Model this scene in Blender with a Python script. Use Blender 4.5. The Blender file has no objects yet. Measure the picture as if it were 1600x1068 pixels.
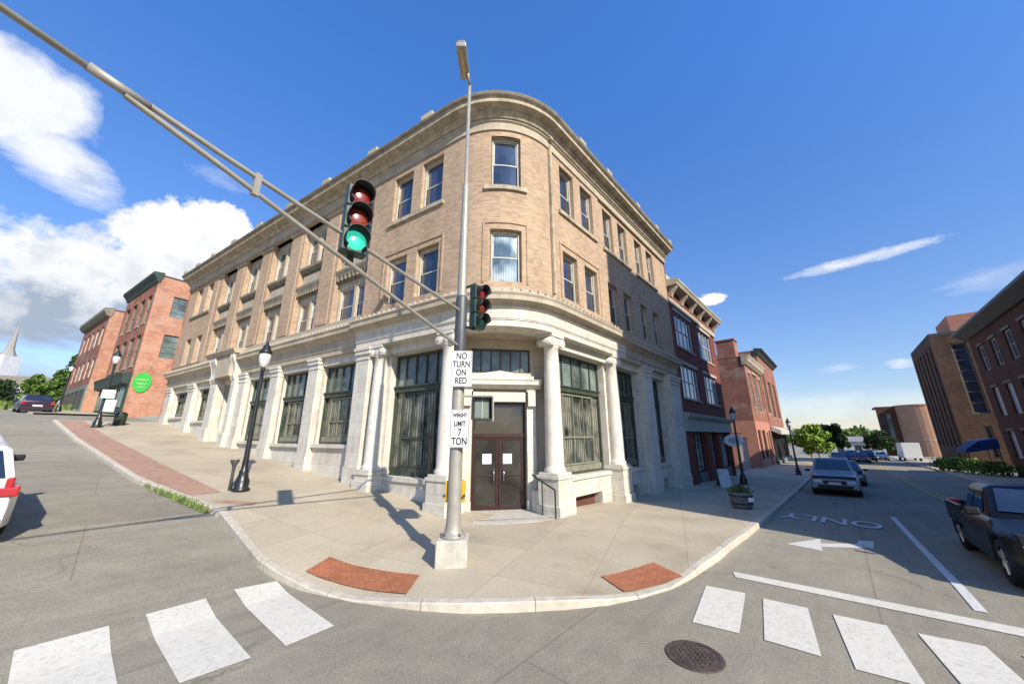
import bpy, math, random
from mathutils import Vector, Matrix
R = math.radians
random.seed(7)
S = bpy.context.scene
COL = S.collection

# ------------------------------------------------------------------ camera
FPX, PITCH, ROLL = 544.58, 0.26371, -0.00312
cd = bpy.data.cameras.new("camera"); cam = bpy.data.objects.new("camera", cd); COL.objects.link(cam)
cd.sensor_width = 36.0; cd.lens = FPX / 1600 * 36.0; cd.clip_start = 0.1; cd.clip_end = 6000
cam.matrix_world = Matrix.Rotation(R(90) + PITCH, 4, 'X') @ Matrix.Rotation(-ROLL*0 + 0.00312*-1, 4, 'Z')
S.camera = cam

# ------------------------------------------------------------------ sun and sky
SUN_EL = 33.0
SUNV = Vector((0.56, -0.83, 0)).normalized() * math.cos(R(SUN_EL)); SUNV.z = math.sin(R(SUN_EL))
ld = bpy.data.lights.new("sun", 'SUN'); ld.energy = 5.0; ld.angle = R(0.6); ld.color = (1.0, 0.92, 0.79)
sun = bpy.data.objects.new("sun", ld); COL.objects.link(sun)
sun.rotation_euler = SUNV.to_track_quat('Z', 'Y').to_euler()

W = bpy.data.worlds.new("World"); S.world = W; W.use_nodes = True
nt = W.node_tree; N = nt.nodes; L = nt.links
bg = N['Background']
sky = N.new('ShaderNodeTexSky'); sky.sky_type = 'NISHITA'; sky.sun_disc = False
sky.sun_elevation = R(SUN_EL); sky.sun_rotation = math.atan2(SUNV.x, SUNV.y)
sky.altitude = 100; sky.air_density = 1.0; sky.dust_density = 0.3; sky.ozone_density = 2.5

def M2(op, a, b=None, c=None, nt=nt):
    n = nt.nodes.new('ShaderNodeMath'); n.operation = op
    for i, v in enumerate((a, b, c)):
        if v is None: continue
        if isinstance(v, (int, float)): n.inputs[i].default_value = v
        else: nt.links.new(v, n.inputs[i])
    return n.outputs[0]
tc = N.new('ShaderNodeTexCoord')
sep = N.new('ShaderNodeSeparateXYZ'); L.new(tc.outputs['Generated'], sep.inputs[0])
az = M2('MULTIPLY', M2('ARCTAN2', sep.outputs[0], sep.outputs[1]), 57.2958)
el = M2('MULTIPLY', M2('ARCSINE', sep.outputs[2]), 57.2958)
def noise3(scale, detail, rough, off=(0, 0, 0), sc=(1, 1, 1)):
    mp = N.new('ShaderNodeMapping'); mp.inputs['Location'].default_value = off; mp.inputs['Scale'].default_value = sc
    L.new(tc.outputs['Generated'], mp.inputs[0])
    n = N.new('ShaderNodeTexNoise'); n.inputs['Scale'].default_value = scale; n.inputs['Detail'].default_value = detail
    n.inputs['Roughness'].default_value = rough; L.new(mp.outputs[0], n.inputs['Vector']); return n.outputs['Fac']
nz = noise3(7, 9, 0.6); nz2 = noise3(11, 7, 0.62, (3, 1, 5)); nz3 = noise3(5, 6, 0.65, (1, 8, 2), (1, 1, 3.2))
nz4 = noise3(26, 8, 0.7, (5, 2, 9), (1, 1, 2.2)); nz5 = noise3(9, 9, 0.72, (2, 7, 4), (1, 1, 4))
def ell(a0, e0, ra, re, tilt=0.0, nzs=None, k=2.2, bias=0.0, gain=2.6):
    da = M2('SUBTRACT', az, a0); de = M2('SUBTRACT', el, e0)
    if tilt: de = M2('SUBTRACT', de, M2('MULTIPLY', da, tilt))
    e = M2('ADD', M2('POWER', M2('ABSOLUTE', M2('DIVIDE', da, ra)), 2.0), M2('POWER', M2('ABSOLUTE', M2('DIVIDE', de, re)), 2.0))
    f = M2('SUBTRACT', 1.0 + bias, e)
    f = M2('ADD', f, M2('MULTIPLY', M2('SUBTRACT', nzs, 0.5), k))
    n = M2('MULTIPLY', f, gain); n.node.use_clamp = True
    return n
solid = [ell(-47, 19, 8, 7, nzs=nz, k=4.2, gain=3.5), ell(-43.5, 24.5, 5, 4.2, nzs=nz2, k=3.0, gain=4), ell(-55, 18.5, 9, 4.2, nzs=nz, k=4.5, gain=2.0),
         ell(-66, 17, 9, 5.5, nzs=nz, k=3.6, gain=2), ell(-55, 12.5, 14, 3.8, nzs=nz3, k=3.0, gain=1.6), ell(31.2, 19.0, 2.2, 1.0, nzs=nz4, k=3.4, gain=2)]
thin = [ell(-62, 30, 7.0, 5.0, nzs=nz, k=3.6, gain=1.3), ell(-58, 27, 5.5, 3.5, -0.4, nzs=nz3, k=3.6, gain=0.8), ell(47.5, 19.8, 7.5, 0.75, 0.0, nzs=nz4, k=2.6, gain=0.75),
        ell(57, 14.8, 5, 1.2, nzs=nz5, k=3.6, gain=0.25), ell(48.7, 7.6, 1.6, 0.6, nzs=nz4, k=3.0, gain=0.6), ell(43.5, 7.8, 2.0, 0.5, nzs=nz4, k=3.0, gain=0.3),
        ell(-57, 4.5, 22, 3.2, nzs=nz3, k=3.0, gain=0.8), ell(44, 2.6, 18, 2.8, nzs=nz5, k=2.6, gain=0.35), ell(-45, 31, 4, 1.0, nzs=nz4, k=3.4, gain=0.2)]
def mx(lst):
    o = lst[0]
    for q in lst[1:]: o = M2('MAXIMUM', o, q)
    return o
ms = mx(solid); mt = M2('MULTIPLY', mx(thin), 0.85); mask = M2('MAXIMUM', ms, mt)
# cumulus colour: lit tops, blue-grey bellies low in the bank on the left
belly = M2('MULTIPLY', M2('SUBTRACT', 17.5, M2('ADD', el, M2('MULTIPLY', M2('SUBTRACT', nz2, 0.5), 34))), 0.13); belly.node.use_clamp = True
belly = M2('MULTIPLY', belly, M2('LESS_THAN', az, 0.0))
cr = N.new('ShaderNodeMix'); cr.data_type = 'RGBA'; L.new(belly, cr.inputs['Factor'])
cr.inputs['A'].default_value = (6.6, 6.6, 6.7, 1); cr.inputs['B'].default_value = (2.5, 3.0, 3.75, 1)
cr2 = N.new('ShaderNodeMix'); cr2.data_type = 'RGBA'
g2 = M2('MULTIPLY', M2('SUBTRACT', nz2, 0.47), 5.0); g2.node.use_clamp = True
L.new(M2('MULTIPLY', g2, 0.6), cr2.inputs['Factor']); L.new(cr.outputs['Result'], cr2.inputs['A']); cr2.inputs['B'].default_value = (3.4, 3.75, 4.3, 1)
# deeper blue of the photograph's sky
hs = N.new('ShaderNodeMix'); hs.data_type = 'RGBA'; hs.blend_type = 'MULTIPLY'; hs.inputs['Factor'].default_value = 1.0
hk = M2('MULTIPLY', el, 0.02); hk.node.use_clamp = True
ht = N.new('ShaderNodeMix'); ht.data_type = 'RGBA'; L.new(hk, ht.inputs['Factor']); ht.inputs['A'].default_value = (0.86, 0.80, 0.84, 1); ht.inputs['B'].default_value = (0.64, 1.22, 1.92, 1)
L.new(sky.outputs[0], hs.inputs['A']); L.new(ht.outputs['Result'], hs.inputs['B'])
cm = N.new('ShaderNodeMix'); cm.data_type = 'RGBA'
L.new(mask, cm.inputs['Factor']); L.new(hs.outputs['Result'], cm.inputs['A']); L.new(cr2.outputs['Result'], cm.inputs['B'])
L.new(cm.outputs['Result'], bg.inputs['Color']); bg.inputs['Strength'].default_value = 0.12
S.view_settings.view_transform = 'Standard'; S.view_settings.look = 'None'; S.view_settings.exposure = 0.48; S.view_settings.gamma = 1.0

# ------------------------------------------------------------------ materials
def newmat(name):
    m = bpy.data.materials.new(name); m.use_nodes = True
    return m, m.node_tree, m.node_tree.nodes['Principled BSDF']
def ramp(nt, fac, stops):
    r = nt.nodes.new('ShaderNodeValToRGB'); e = r.color_ramp.elements
    while len(e) < len(stops): e.new(0.5)
    for i, (p, c) in enumerate(stops): e[i].position = p; e[i].color = (*c, 1)
    nt.links.new(fac, r.inputs[0]); return r.outputs[0]
def texnoise(nt, vec, scale, detail=5, rough=0.6):
    n = nt.nodes.new('ShaderNodeTexNoise'); n.inputs['Scale'].default_value = scale; n.inputs['Detail'].default_value = detail
    n.inputs['Roughness'].default_value = rough; nt.links.new(vec, n.inputs['Vector']); return n.outputs['Fac']
def mixc(nt, f, a, b, mode='MIX'):
    m = nt.nodes.new('ShaderNodeMix'); m.data_type = 'RGBA'; m.blend_type = mode
    for k, v in (('Factor', f), ('A', a), ('B', b)):
        if isinstance(v, (int, float)): m.inputs[k].default_value = v
        elif isinstance(v, tuple): m.inputs[k].default_value = (*v, 1) if len(v) == 3 else v
        else: nt.links.new(v, m.inputs[k])
    return m.outputs['Result']
def bump(nt, p, h, strength, dist=0.02):
    b = nt.nodes.new('ShaderNodeBump'); b.inputs['Strength'].default_value = strength; b.inputs['Distance'].default_value = dist
    nt.links.new(h, b.inputs['Height']); nt.links.new(b.outputs[0], p.inputs['Normal'])
def geo(nt): return nt.nodes.new('ShaderNodeNewGeometry').outputs['Position']
def scaled(nt, v, s):
    m = nt.nodes.new('ShaderNodeMapping'); m.inputs['Scale'].default_value = s; nt.links.new(v, m.inputs[0]); return m.outputs[0]
def plain(name, c, rough=0.7, metal=0.0, var=0.12, vs=2.0, bmp=0.0, spec=0.4, coat=0.0, dirt=None, blocks=None):
    """one colour with a weathered noise variation"""
    m, nt, p = newmat(name); g = geo(nt)
    n = texnoise(nt, g, vs, 6, 0.65)
    lo = tuple(max(0, x*(1-var*1.6)) for x in c); hi = tuple(min(1, x*(1+var)) for x in c)
    col = ramp(nt, n, [(0.3, lo), (0.7, hi)])
    if dirt:
        n2 = texnoise(nt, scaled(nt, g, (1.6, 1.6, 0.5)), 2.2, 7, 0.7)
        f = ramp(nt, n2, [(0.48, (0, 0, 0)), (0.72, (1, 1, 1))])
        k = nt.nodes.new('ShaderNodeMath'); k.operation = 'MULTIPLY'; k.inputs[1].default_value = dirt[1]; nt.links.new(f, k.inputs[0])
        col = mixc(nt, k.outputs[0], col, dirt[0])
    if blocks:
        b = nt.nodes.new('ShaderNodeTexBrick'); nt.links.new(nt.nodes.new('ShaderNodeUVMap').outputs[0], b.inputs['Vector'])
        b.inputs['Scale'].default_value = 1.0; b.inputs['Brick Width'].default_value = blocks[0]; b.inputs['Row Height'].default_value = blocks[1]
        b.inputs['Mortar Size'].default_value = blocks[2]; b.inputs['Mortar Smooth'].default_value = 0.4
        b.inputs['Color1'].default_value = (1, 1, 1, 1); b.inputs['Color2'].default_value = (0.88, 0.87, 0.85, 1); b.inputs['Mortar'].default_value = (blocks[3],)*3 + (1,)
        col = mixc(nt, 1.0, col, b.outputs['Color'], 'MULTIPLY')
    nt.links.new(col, p.inputs['Base Color'])
    p.inputs['Roughness'].default_value = rough; p.inputs['Metallic'].default_value = metal
    p.inputs['Specular IOR Level'].default_value = spec; p.inputs['Coat Weight'].default_value = coat
    if bmp: bump(nt, p, texnoise(nt, g, 30, 4), bmp)
    return m
def brick(name, c1, c2, mortar, bw=0.205, bh=0.068, patch=None, soil=0.25, spk=0.3):
    m, nt, p = newmat(name)
    uv = nt.nodes.new('ShaderNodeUVMap').outputs[0]; g = geo(nt)
    b = nt.nodes.new('ShaderNodeTexBrick'); nt.links.new(uv, b.inputs['Vector'])
    b.inputs['Scale'].default_value = 1.0; b.inputs['Brick Width'].default_value = bw; b.inputs['Row Height'].default_value = bh
    b.inputs['Mortar Size'].default_value = 0.006; b.inputs['Mortar Smooth'].default_value = 0.3; b.inputs['Bias'].default_value = 0.0
    b.inputs['Color1'].default_value = (*c1, 1); b.inputs['Color2'].default_value = (*c2, 1); b.inputs['Mortar'].default_value = (*mortar, 1)
    col = b.outputs['Color']
    # groups of bricks fired darker and lighter
    v = nt.nodes.new('ShaderNodeTexWhiteNoise'); v.noise_dimensions = '2D'
    sn = nt.nodes.new('ShaderNodeVectorMath'); sn.operation = 'SNAP'; nt.links.new(uv, sn.inputs[0]); sn.inputs[1].default_value = (bw, bh, 1)
    nt.links.new(sn.outputs[0], v.inputs['Vector'])
    col = mixc(nt, spk, col, ramp(nt, v.outputs['Value'], [(0.0, (0.62, 0.6, 0.6)), (0.5, (1.0, 1.0, 1.0)), (1.0, (1.25, 1.2, 1.12))]), 'MULTIPLY')
    n = texnoise(nt, scaled(nt, g, (0.8, 0.8, 0.45)), 0.9, 7, 0.65)
    col = mixc(nt, soil, col, ramp(nt, n, [(0.3, (0.55, 0.53, 0.52)), (0.6, (1.1, 1.08, 1.05))]), 'MULTIPLY')
    if patch:
        n2 = texnoise(nt, scaled(nt, g, (1, 1, 1.6)), 0.5, 5, 0.6)
        col = mixc(nt, ramp(nt, n2, [(0.5, (0, 0, 0)), (0.62, (0.6, 0.6, 0.6))]), col, patch)
    nt.links.new(col, p.inputs['Base Color']); p.inputs['Roughness'].default_value = 0.88; p.inputs['Specular IOR Level'].default_value = 0.2
    bump(nt, p, b.outputs['Fac'], -0.35, 0.01)
    return m
def glass(name, c=(0.02, 0.03, 0.04), rough=0.06, spec=1.0, curtain=None):
    m, nt, p = newmat(name); g = geo(nt)
    n = texnoise(nt, g, 0.8, 3)
    col = ramp(nt, n, [(0.35, tuple(x*0.5 for x in c)), (0.65, tuple(x*1.7 for x in c))])
    if curtain:
        uv = nt.nodes.new('ShaderNodeUVMap').outputs[0]
        w = nt.nodes.new('ShaderNodeTexWave'); w.inputs['Scale'].default_value = curtain[1]; w.inputs['Distortion'].default_value = 1.5; w.inputs['Detail'].default_value = 2
        nt.links.new(uv, w.inputs['Vector'])
        n2 = texnoise(nt, uv, 0.9, 2)
        f = mixc(nt, 1.0, ramp(nt, w.outputs['Fac'], [(0.3, (0.15, 0.15, 0.15)), (0.8, (1, 1, 1))]), ramp(nt, n2, [(0.42, (0, 0, 0)), (0.58, (1, 1, 1))]), 'MULTIPLY')
        col = mixc(nt, f, col, curtain[0])
    nt.links.new(col, p.inputs['Base Color'])
    p.inputs['Roughness'].default_value = rough; p.inputs['IOR'].default_value = 1.52; p.inputs['Specular IOR Level'].default_value = spec
    p.inputs['Coat Weight'].default_value = 0.6 if spec > .6 else 0.0; p.inputs['Coat Roughness'].default_value = 0.02
    bump(nt, p, texnoise(nt, g, 1.3, 2), 0.06, 0.05)
    return m

def mat_asphalt():
    m, nt, p = newmat('road asphalt'); g = geo(nt)
    big = texnoise(nt, g, 0.22, 6, 0.6); fine = texnoise(nt, g, 38, 3, 0.7); mid = texnoise(nt, g, 2.1, 6, 0.7)
    col = ramp(nt, big, [(0.3, (0.265, 0.24, 0.18)), (0.7, (0.335, 0.305, 0.235))])
    col = mixc(nt, 0.8, col, ramp(nt, fine, [(0.25, (0.55, 0.55, 0.55)), (0.75, (1.3, 1.3, 1.3))]), 'MULTIPLY')
    col = mixc(nt, 0.6, col, ramp(nt, mid, [(0.3, (0.75, 0.75, 0.76)), (0.7, (1.12, 1.12, 1.1))]), 'MULTIPLY')
    v = nt.nodes.new('ShaderNodeTexVoronoi'); v.feature = 'DISTANCE_TO_EDGE'; v.inputs['Scale'].default_value = 0.27; v.inputs['Randomness'].default_value = 1
    dn = nt.nodes.new('ShaderNodeTexNoise'); dn.inputs['Scale'].default_value = 1.6; dn.inputs['Detail'].default_value = 6; nt.links.new(g, dn.inputs['Vector'])
    ad = nt.nodes.new('ShaderNodeVectorMath'); ad.operation = 'MULTIPLY_ADD'; nt.links.new(dn.outputs['Color'], ad.inputs[0]); ad.inputs[1].default_value = (1.2, 1.2, 0); nt.links.new(g, ad.inputs[2])
    nt.links.new(ad.outputs[0], v.inputs['Vector'])
    crack = ramp(nt, v.outputs['Distance'], [(0.0, (0.45, 0.45, 0.45)), (0.012, (1, 1, 1))])
    gate = ramp(nt, texnoise(nt, g, 0.35, 2), [(0.56, (0, 0, 0)), (0.64, (0.6, 0.6, 0.6))])
    col = mixc(nt, gate, col, mixc(nt, 1.0, col, crack, 'MULTIPLY'))
    pb = nt.nodes.new('ShaderNodeTexBrick'); mpp = nt.nodes.new('ShaderNodeMapping'); mpp.inputs['Rotation'].default_value = (0, 0, R(-48)); nt.links.new(g, mpp.inputs[0])
    nt.links.new(mpp.outputs[0], pb.inputs['Vector']); pb.inputs['Scale'].default_value = 1; pb.inputs['Brick Width'].default_value = 7.3; pb.inputs['Row Height'].default_value = 3.1; pb.inputs['Mortar Size'].default_value = 0.015
    pb.inputs['Color1'].default_value = (1.05, 1.05, 1.05, 1); pb.inputs['Color2'].default_value = (0.9, 0.9, 0.91, 1); pb.inputs['Mortar'].default_value = (0.72, 0.72, 0.72, 1)
    col = mixc(nt, 0.75, col, pb.outputs['Color'], 'MULTIPLY')
    sk = texnoise(nt, scaled(nt, mpp.outputs[0], (0.12, 2.6, 1)), 1.0, 6, 0.7)
    col = mixc(nt, 0.5, col, ramp(nt, sk, [(0.35, (0.78, 0.78, 0.79)), (0.6, (1.06, 1.06, 1.05))]), 'MULTIPLY')
    # oil and tyre darkening in spots
    st = texnoise(nt, scaled(nt, g, (0.5, 1.2, 1)), 1.0, 5, 0.65)
    col = mixc(nt, ramp(nt, st, [(0.6, (0, 0, 0)), (0.78, (0.5, 0.5, 0.5))]), col, (0.11, 0.11, 0.115))
    nt.links.new(col, p.inputs['Base Color']); p.inputs['Roughness'].default_value = 0.9; p.inputs['Specular IOR Level'].default_value = 0.25
    bump(nt, p, fine, 0.35, 0.01); return m
def mat_walk():
    m, nt, p = newmat('sidewalk concrete'); g = geo(nt)
    mp = nt.nodes.new('ShaderNodeMapping'); mp.inputs['Rotation'].default_value = (0, 0, R(24)); nt.links.new(g, mp.inputs[0])
    b = nt.nodes.new('ShaderNodeTexBrick'); nt.links.new(mp.outputs[0], b.inputs['Vector']); b.offset = 0.0
    b.inputs['Scale'].default_value = 1.0; b.inputs['Brick Width'].default_value = 1.55; b.inputs['Row Height'].default_value = 1.55
    b.inputs['Mortar Size'].default_value = 0.012; b.inputs['Mortar Smooth'].default_value = 0.6
    b.inputs['Color1'].default_value = (0.47, 0.402, 0.288, 1); b.inputs['Color2'].default_value = (0.415, 0.353, 0.252, 1); b.inputs['Mortar'].default_value = (0.34, 0.288, 0.205, 1)
    col = b.outputs['Color']
    big = texnoise(nt, g, 0.5, 7, 0.68); fine = texnoise(nt, g, 26, 4, 0.7)
    col = mixc(nt, 0.85, col, ramp(nt, big, [(0.28, (0.72, 0.7, 0.67)), (0.5, (1.0, 1, 1)), (0.75, (1.12, 1.12, 1.12))]), 'MULTIPLY')
    col = mixc(nt, 0.7, col, ramp(nt, fine, [(0.3, (0.78, 0.78, 0.78)), (0.7, (1.14, 1.14, 1.14))]), 'MULTIPLY')
    st = texnoise(nt, g, 1.7, 7, 0.75)
    col = mixc(nt, ramp(nt, st, [(0.56, (0, 0, 0)), (0.75, (0.5, 0.5, 0.5))]), col, (0.3, 0.265, 0.21))
    v = nt.nodes.new('ShaderNodeTexVoronoi'); v.inputs['Scale'].default_value = 3.0; nt.links.new(g, v.inputs['Vector'])
    col = mixc(nt, ramp(nt, v.outputs['Distance'], [(0.03, (0.6, 0.6, 0.6)), (0.05, (0, 0, 0))]), col, (0.2, 0.18, 0.16))
    nt.links.new(col, p.inputs['Base Color']); p.inputs['Roughness'].default_value = 0.88; p.inputs['Specular IOR Level'].default_value = 0.25
    bump(nt, p, fine, 0.25, 0.008); return m
def mat_paint(name, c, wear=0.35):
    m, nt, p = newmat(name); g = geo(nt)
    n = texnoise(nt, g, 16, 9, 0.8); n2 = texnoise(nt, g, 1.4, 5, 0.7)
    col = mixc(nt, ramp(nt, n, [(0.5, (0, 0, 0)), (0.66, (wear, wear, wear))]), c, (0.27, 0.26, 0.24))
    col = mixc(nt, ramp(nt, n2, [(0.5, (0, 0, 0)), (0.8, (wear*0.6,)*3)]), col, (0.42, 0.4, 0.35))
    nt.links.new(col, p.inputs['Base Color']); p.inputs['Roughness'].default_value = 0.75
    bump(nt, p, n, 0.15, 0.005); return m
def mat_leaf(name, a, b, c):
    m, nt, p = newmat(name); g = geo(nt)
    oi = nt.nodes.new('ShaderNodeObjectInfo')
    n = texnoise(nt, g, 0.9, 4, 0.7)
    w = nt.nodes.new('ShaderNodeTexWhiteNoise'); w.noise_dimensions = '3D'
    sn = nt.nodes.new('ShaderNodeVectorMath'); sn.operation = 'SNAP'; nt.links.new(g, sn.inputs[0]); sn.inputs[1].default_value = (0.35, 0.35, 0.35); nt.links.new(sn.outputs[0], w.inputs['Vector'])
    f = mixc(nt, 0.5, n, w.outputs['Value'])
    col = ramp(nt, f, [(0.25, a), (0.5, b), (0.75, c)])
    nt.links.new(col, p.inputs['Base Color']); p.inputs['Roughness'].default_value = 0.65; p.inputs['Specular IOR Level'].default_value = 0.25
    return m

MAT = {}
MAT['road'] = mat_asphalt(); MAT['walk'] = mat_walk()
MAT['kerb'] = plain('granite kerb', (0.56, 0.5, 0.4), 0.85, var=0.12, vs=6, bmp=0.3, dirt=((0.32, 0.29, 0.24), 0.5), blocks=(1.7, 3.0, .012, .45))
MAT['stripe'] = mat_paint('road paint', (0.62, 0.59, 0.50), 0.6); MAT['yellow'] = mat_paint('yellow road paint', (0.5, 0.33, 0.06), 0.8)
MAT['oldpaint'] = mat_paint('worn road paint', (0.6, 0.59, 0.55), 0.8)
MAT['tactile'] = brick('clay tactile paving', (0.40, 0.155, 0.075), (0.34, 0.13, 0.065), (0.24, 0.10, 0.06), 0.1, 0.1)
MAT['brickband'] = brick('brick pavers', (0.41, 0.25, 0.18), (0.34, 0.2, 0.145), (0.34, 0.27, 0.21), 0.2, 0.1)
MAT['tan'] = brick('tan brick', (0.445, 0.325, 0.218), (0.375, 0.262, 0.175), (0.46, 0.365, 0.265), soil=0.35, spk=0.45)
MAT['stone'] = plain('weathered cream limestone', (0.46, 0.395, 0.295), 0.85, var=0.12, vs=1.4, bmp=0.15, dirt=((0.30, 0.27, 0.2), 0.7), blocks=(1.3, .6, .008, .65))
MAT['column_stone'] = plain('pale column granite', (0.62, 0.585, 0.50), 0.75, var=0.08, vs=5, bmp=0.12, dirt=((0.36, 0.32, 0.25), 0.5))
MAT['granite'] = plain('pale granite', (0.62, 0.585, 0.50), 0.75, var=0.08, vs=5, bmp=0.12, dirt=((0.36, 0.32, 0.25), 0.6), blocks=(1.1, .55, .008, .62))
MAT['cornice'] = plain('aged tan cornice', (0.44, 0.37, 0.26), 0.8, var=0.25, vs=2.5, bmp=0.15, dirt=((0.15, 0.135, 0.095), 0.75))
MAT['cornice_dark'] = plain('weathered brown cornice', (0.22, 0.19, 0.135), 0.85, var=0.25, vs=2.5, bmp=0.15, dirt=((0.1, 0.11, 0.075), 0.6))
MAT['roof'] = plain('roof membrane', (0.07, 0.07, 0.07), 0.9)
MAT['green'] = plain('dark green painted frame', (0.045, 0.058, 0.038), 0.5, var=0.25, vs=4, dirt=((0.12, 0.13, 0.1), 0.3))
MAT['palegreen'] = plain('faded green window frame', (0.2, 0.2, 0.14), 0.6, var=0.2, vs=4)
MAT['offwhite'] = plain('off-white window frame', (0.5, 0.47, 0.4), 0.55, var=0.15, vs=5)
MAT['darkframe'] = plain('dark window frame', (0.05, 0.045, 0.04), 0.5)
MAT['maroon'] = plain('maroon door frame', (0.04, 0.014, 0.012), 0.4, var=0.2, vs=3)
MAT['glass'] = glass('dark window glass', (0.03, 0.035, 0.05))
MAT['glass_shop'] = glass('green-grey curtained glass', (0.03, 0.038, 0.034), 0.1, 0.5, curtain=((0.27, 0.26, 0.2), 2.2))
MAT['glass_trans'] = glass('frosted transom glass', (0.12, 0.15, 0.14), 0.2, 0.5)
MAT['glass_lace'] = glass('glass with lace curtain', (0.10, 0.15, 0.17), curtain=((0.62, 0.68, 0.66), 5.0))
MAT['glass_door'] = glass('dark door glass', (0.03, 0.027, 0.022), 0.05, 0.6)
MAT['void'] = plain('basement opening', (0.13, 0.05, 0.035), 0.9)
MAT['paper'] = plain('white paper', (0.85, 0.85, 0.85), 0.6, var=0.02)
MAT['blackmetal'] = plain('black painted metal', (0.018, 0.019, 0.02), 0.35, var=0.3, vs=5, spec=0.5)
MAT['galv'] = plain('galvanised steel', (0.34, 0.32, 0.27), 0.5, metal=0.25, var=0.12, vs=5, dirt=((0.26, 0.24, 0.2), 0.4))
MAT['galvdark'] = plain('dull dark steel', (0.09, 0.095, 0.10), 0.5, metal=0.3, var=0.2, vs=5)
MAT['concrete'] = plain('concrete footing', (0.48, 0.45, 0.38), 0.9, var=0.15, vs=5, bmp=0.3, dirt=((0.3, 0.29, 0.25), 0.5))
MAT['siggreen'] = plain('dark green signal housing', (0.025, 0.05, 0.038), 0.45, var=0.3, vs=8)
MAT['sigblack'] = plain('black signal visor', (0.012, 0.012, 0.012), 0.5, var=0.2, vs=8)
MAT['pedyellow'] = plain('yellow button housing', (0.55, 0.33, 0.02), 0.45, var=0.1)
MAT['signwhite'] = plain('white sign face', (0.66, 0.65, 0.62), 0.4, var=0.04, vs=6)
MAT['signblack'] = plain('black sign lettering', (0.015, 0.015, 0.015), 0.5)
MAT['lampglass'] = plain('milky lamp globe', (0.55, 0.55, 0.53), 0.25, var=0.05, spec=0.6)
MAT['lumglass'] = plain('luminaire lens', (0.5, 0.36, 0.16), 0.2, var=0.3, vs=20, spec=0.8)
MAT['redbrick'] = brick('pale red brick', (0.47, 0.225, 0.14), (0.37, 0.165, 0.105), (0.45, 0.32, 0.24), patch=(0.46, 0.29, 0.2), soil=.6, spk=.5)
MAT['redbrick2'] = brick('orange red brick', (0.31, 0.125, 0.078), (0.24, 0.09, 0.06), (0.28, 0.18, 0.14), patch=(0.34, 0.19, 0.13), soil=.6, spk=.5)
MAT['darkbrick'] = brick('deep red brick', (0.20, 0.055, 0.04), (0.15, 0.04, 0.03), (0.16, 0.09, 0.07))
MAT['mixbrick'] = brick('mottled red brick', (0.28, 0.115, 0.08), (0.2, 0.075, 0.055), (0.25, 0.18, 0.14), patch=(0.32, 0.24, 0.19), soil=0.6)
MAT['brownbrick'] = brick('brown red brick', (0.12, 0.052, 0.03), (0.085, 0.037, 0.022), (0.10, 0.065, 0.045), soil=.6, spk=.6)
MAT['salmon'] = plain('salmon painted wall', (0.46, 0.2, 0.13), 0.85, var=0.1, vs=1.5, dirt=((0.4, 0.2, 0.15), 0.4))
MAT['darkgreen_p'] = plain('dark green cornice paint', (0.03, 0.05, 0.035), 0.6)
MAT['greygreen'] = plain('grey-green panel', (0.14, 0.18, 0.15), 0.6, var=0.2)
MAT['shopgreen'] = plain('pale green fascia', (0.3, 0.36, 0.29), 0.6, var=0.12)
MAT['black'] = plain('black opening', (0.008, 0.008, 0.009), 0.6)
MAT['shopwares'] = plain('goods behind the glass', (0.3, 0.31, 0.27), 0.8, var=0.98, vs=4)
MAT['signgreen'] = plain('bright green sign', (0.05, 0.42, 0.06), 0.4, var=0.08)
MAT['signlime'] = plain('lime sign lettering', (0.28, 0.62, 0.25), 0.4, var=0.05)
MAT['shutter'] = plain('white shutter', (0.55, 0.55, 0.57), 0.6)
MAT['bark'] = plain('bark', (0.10, 0.075, 0.05), 0.9, var=0.3, vs=6, bmp=0.4)
MAT['leaf'] = mat_leaf('green leaves', (0.035, 0.07, 0.015), (0.085, 0.155, 0.028), (0.16, 0.25, 0.045))
MAT['leafbright'] = mat_leaf('yellow green leaves', (0.09, 0.17, 0.02), (0.2, 0.32, 0.04), (0.34, 0.46, 0.07))
MAT['leafdark'] = mat_leaf('dark leaves', (0.012, 0.03, 0.008), (0.03, 0.06, 0.015), (0.06, 0.1, 0.02))
MAT['grass'] = mat_leaf('verge grass', (0.07, 0.12, 0.03), (0.12, 0.18, 0.045), (0.2, 0.25, 0.07))
MAT['dirt'] = plain('soil', (0.10, 0.075, 0.05), 0.95)
MAT['barrel'] = plain('weathered barrel wood', (0.16, 0.15, 0.14), 0.8, var=0.3, vs=6)
MAT['tyre'] = plain('tyre rubber', (0.012, 0.012, 0.013), 0.8, var=0.2)
MAT['rim'] = plain('alloy rim', (0.45, 0.45, 0.46), 0.3, metal=0.7)
MAT['carglass'] = glass('car glass', (0.012, 0.016, 0.022), 0.03)
MAT['trim'] = plain('black plastic trim', (0.015, 0.015, 0.016), 0.6)
MAT['chrome'] = plain('chrome', (0.7, 0.7, 0.7), 0.15, metal=1.0, var=0.02)
MAT['red_lens'] = plain('red lamp lens', (0.42, 0.015, 0.02), 0.15, spec=0.9)
MAT['clear_lens'] = plain('clear lamp lens', (0.75, 0.75, 0.78), 0.1, spec=0.9)
MAT['iron'] = plain('rusty cast iron', (0.075, 0.055, 0.045), 0.7, var=0.35, vs=12, bmp=0.4)
MAT['blue'] = plain('dark blue canvas', (0.012, 0.04, 0.16), 0.7)
MAT['plate'] = plain('licence plate', (0.6, 0.6, 0.58), 0.4)
def paint(name, c): 
    m = plain(name, c, 0.35, 0.0, 0.05, 3, spec=0.5, coat=0.35); return m
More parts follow.
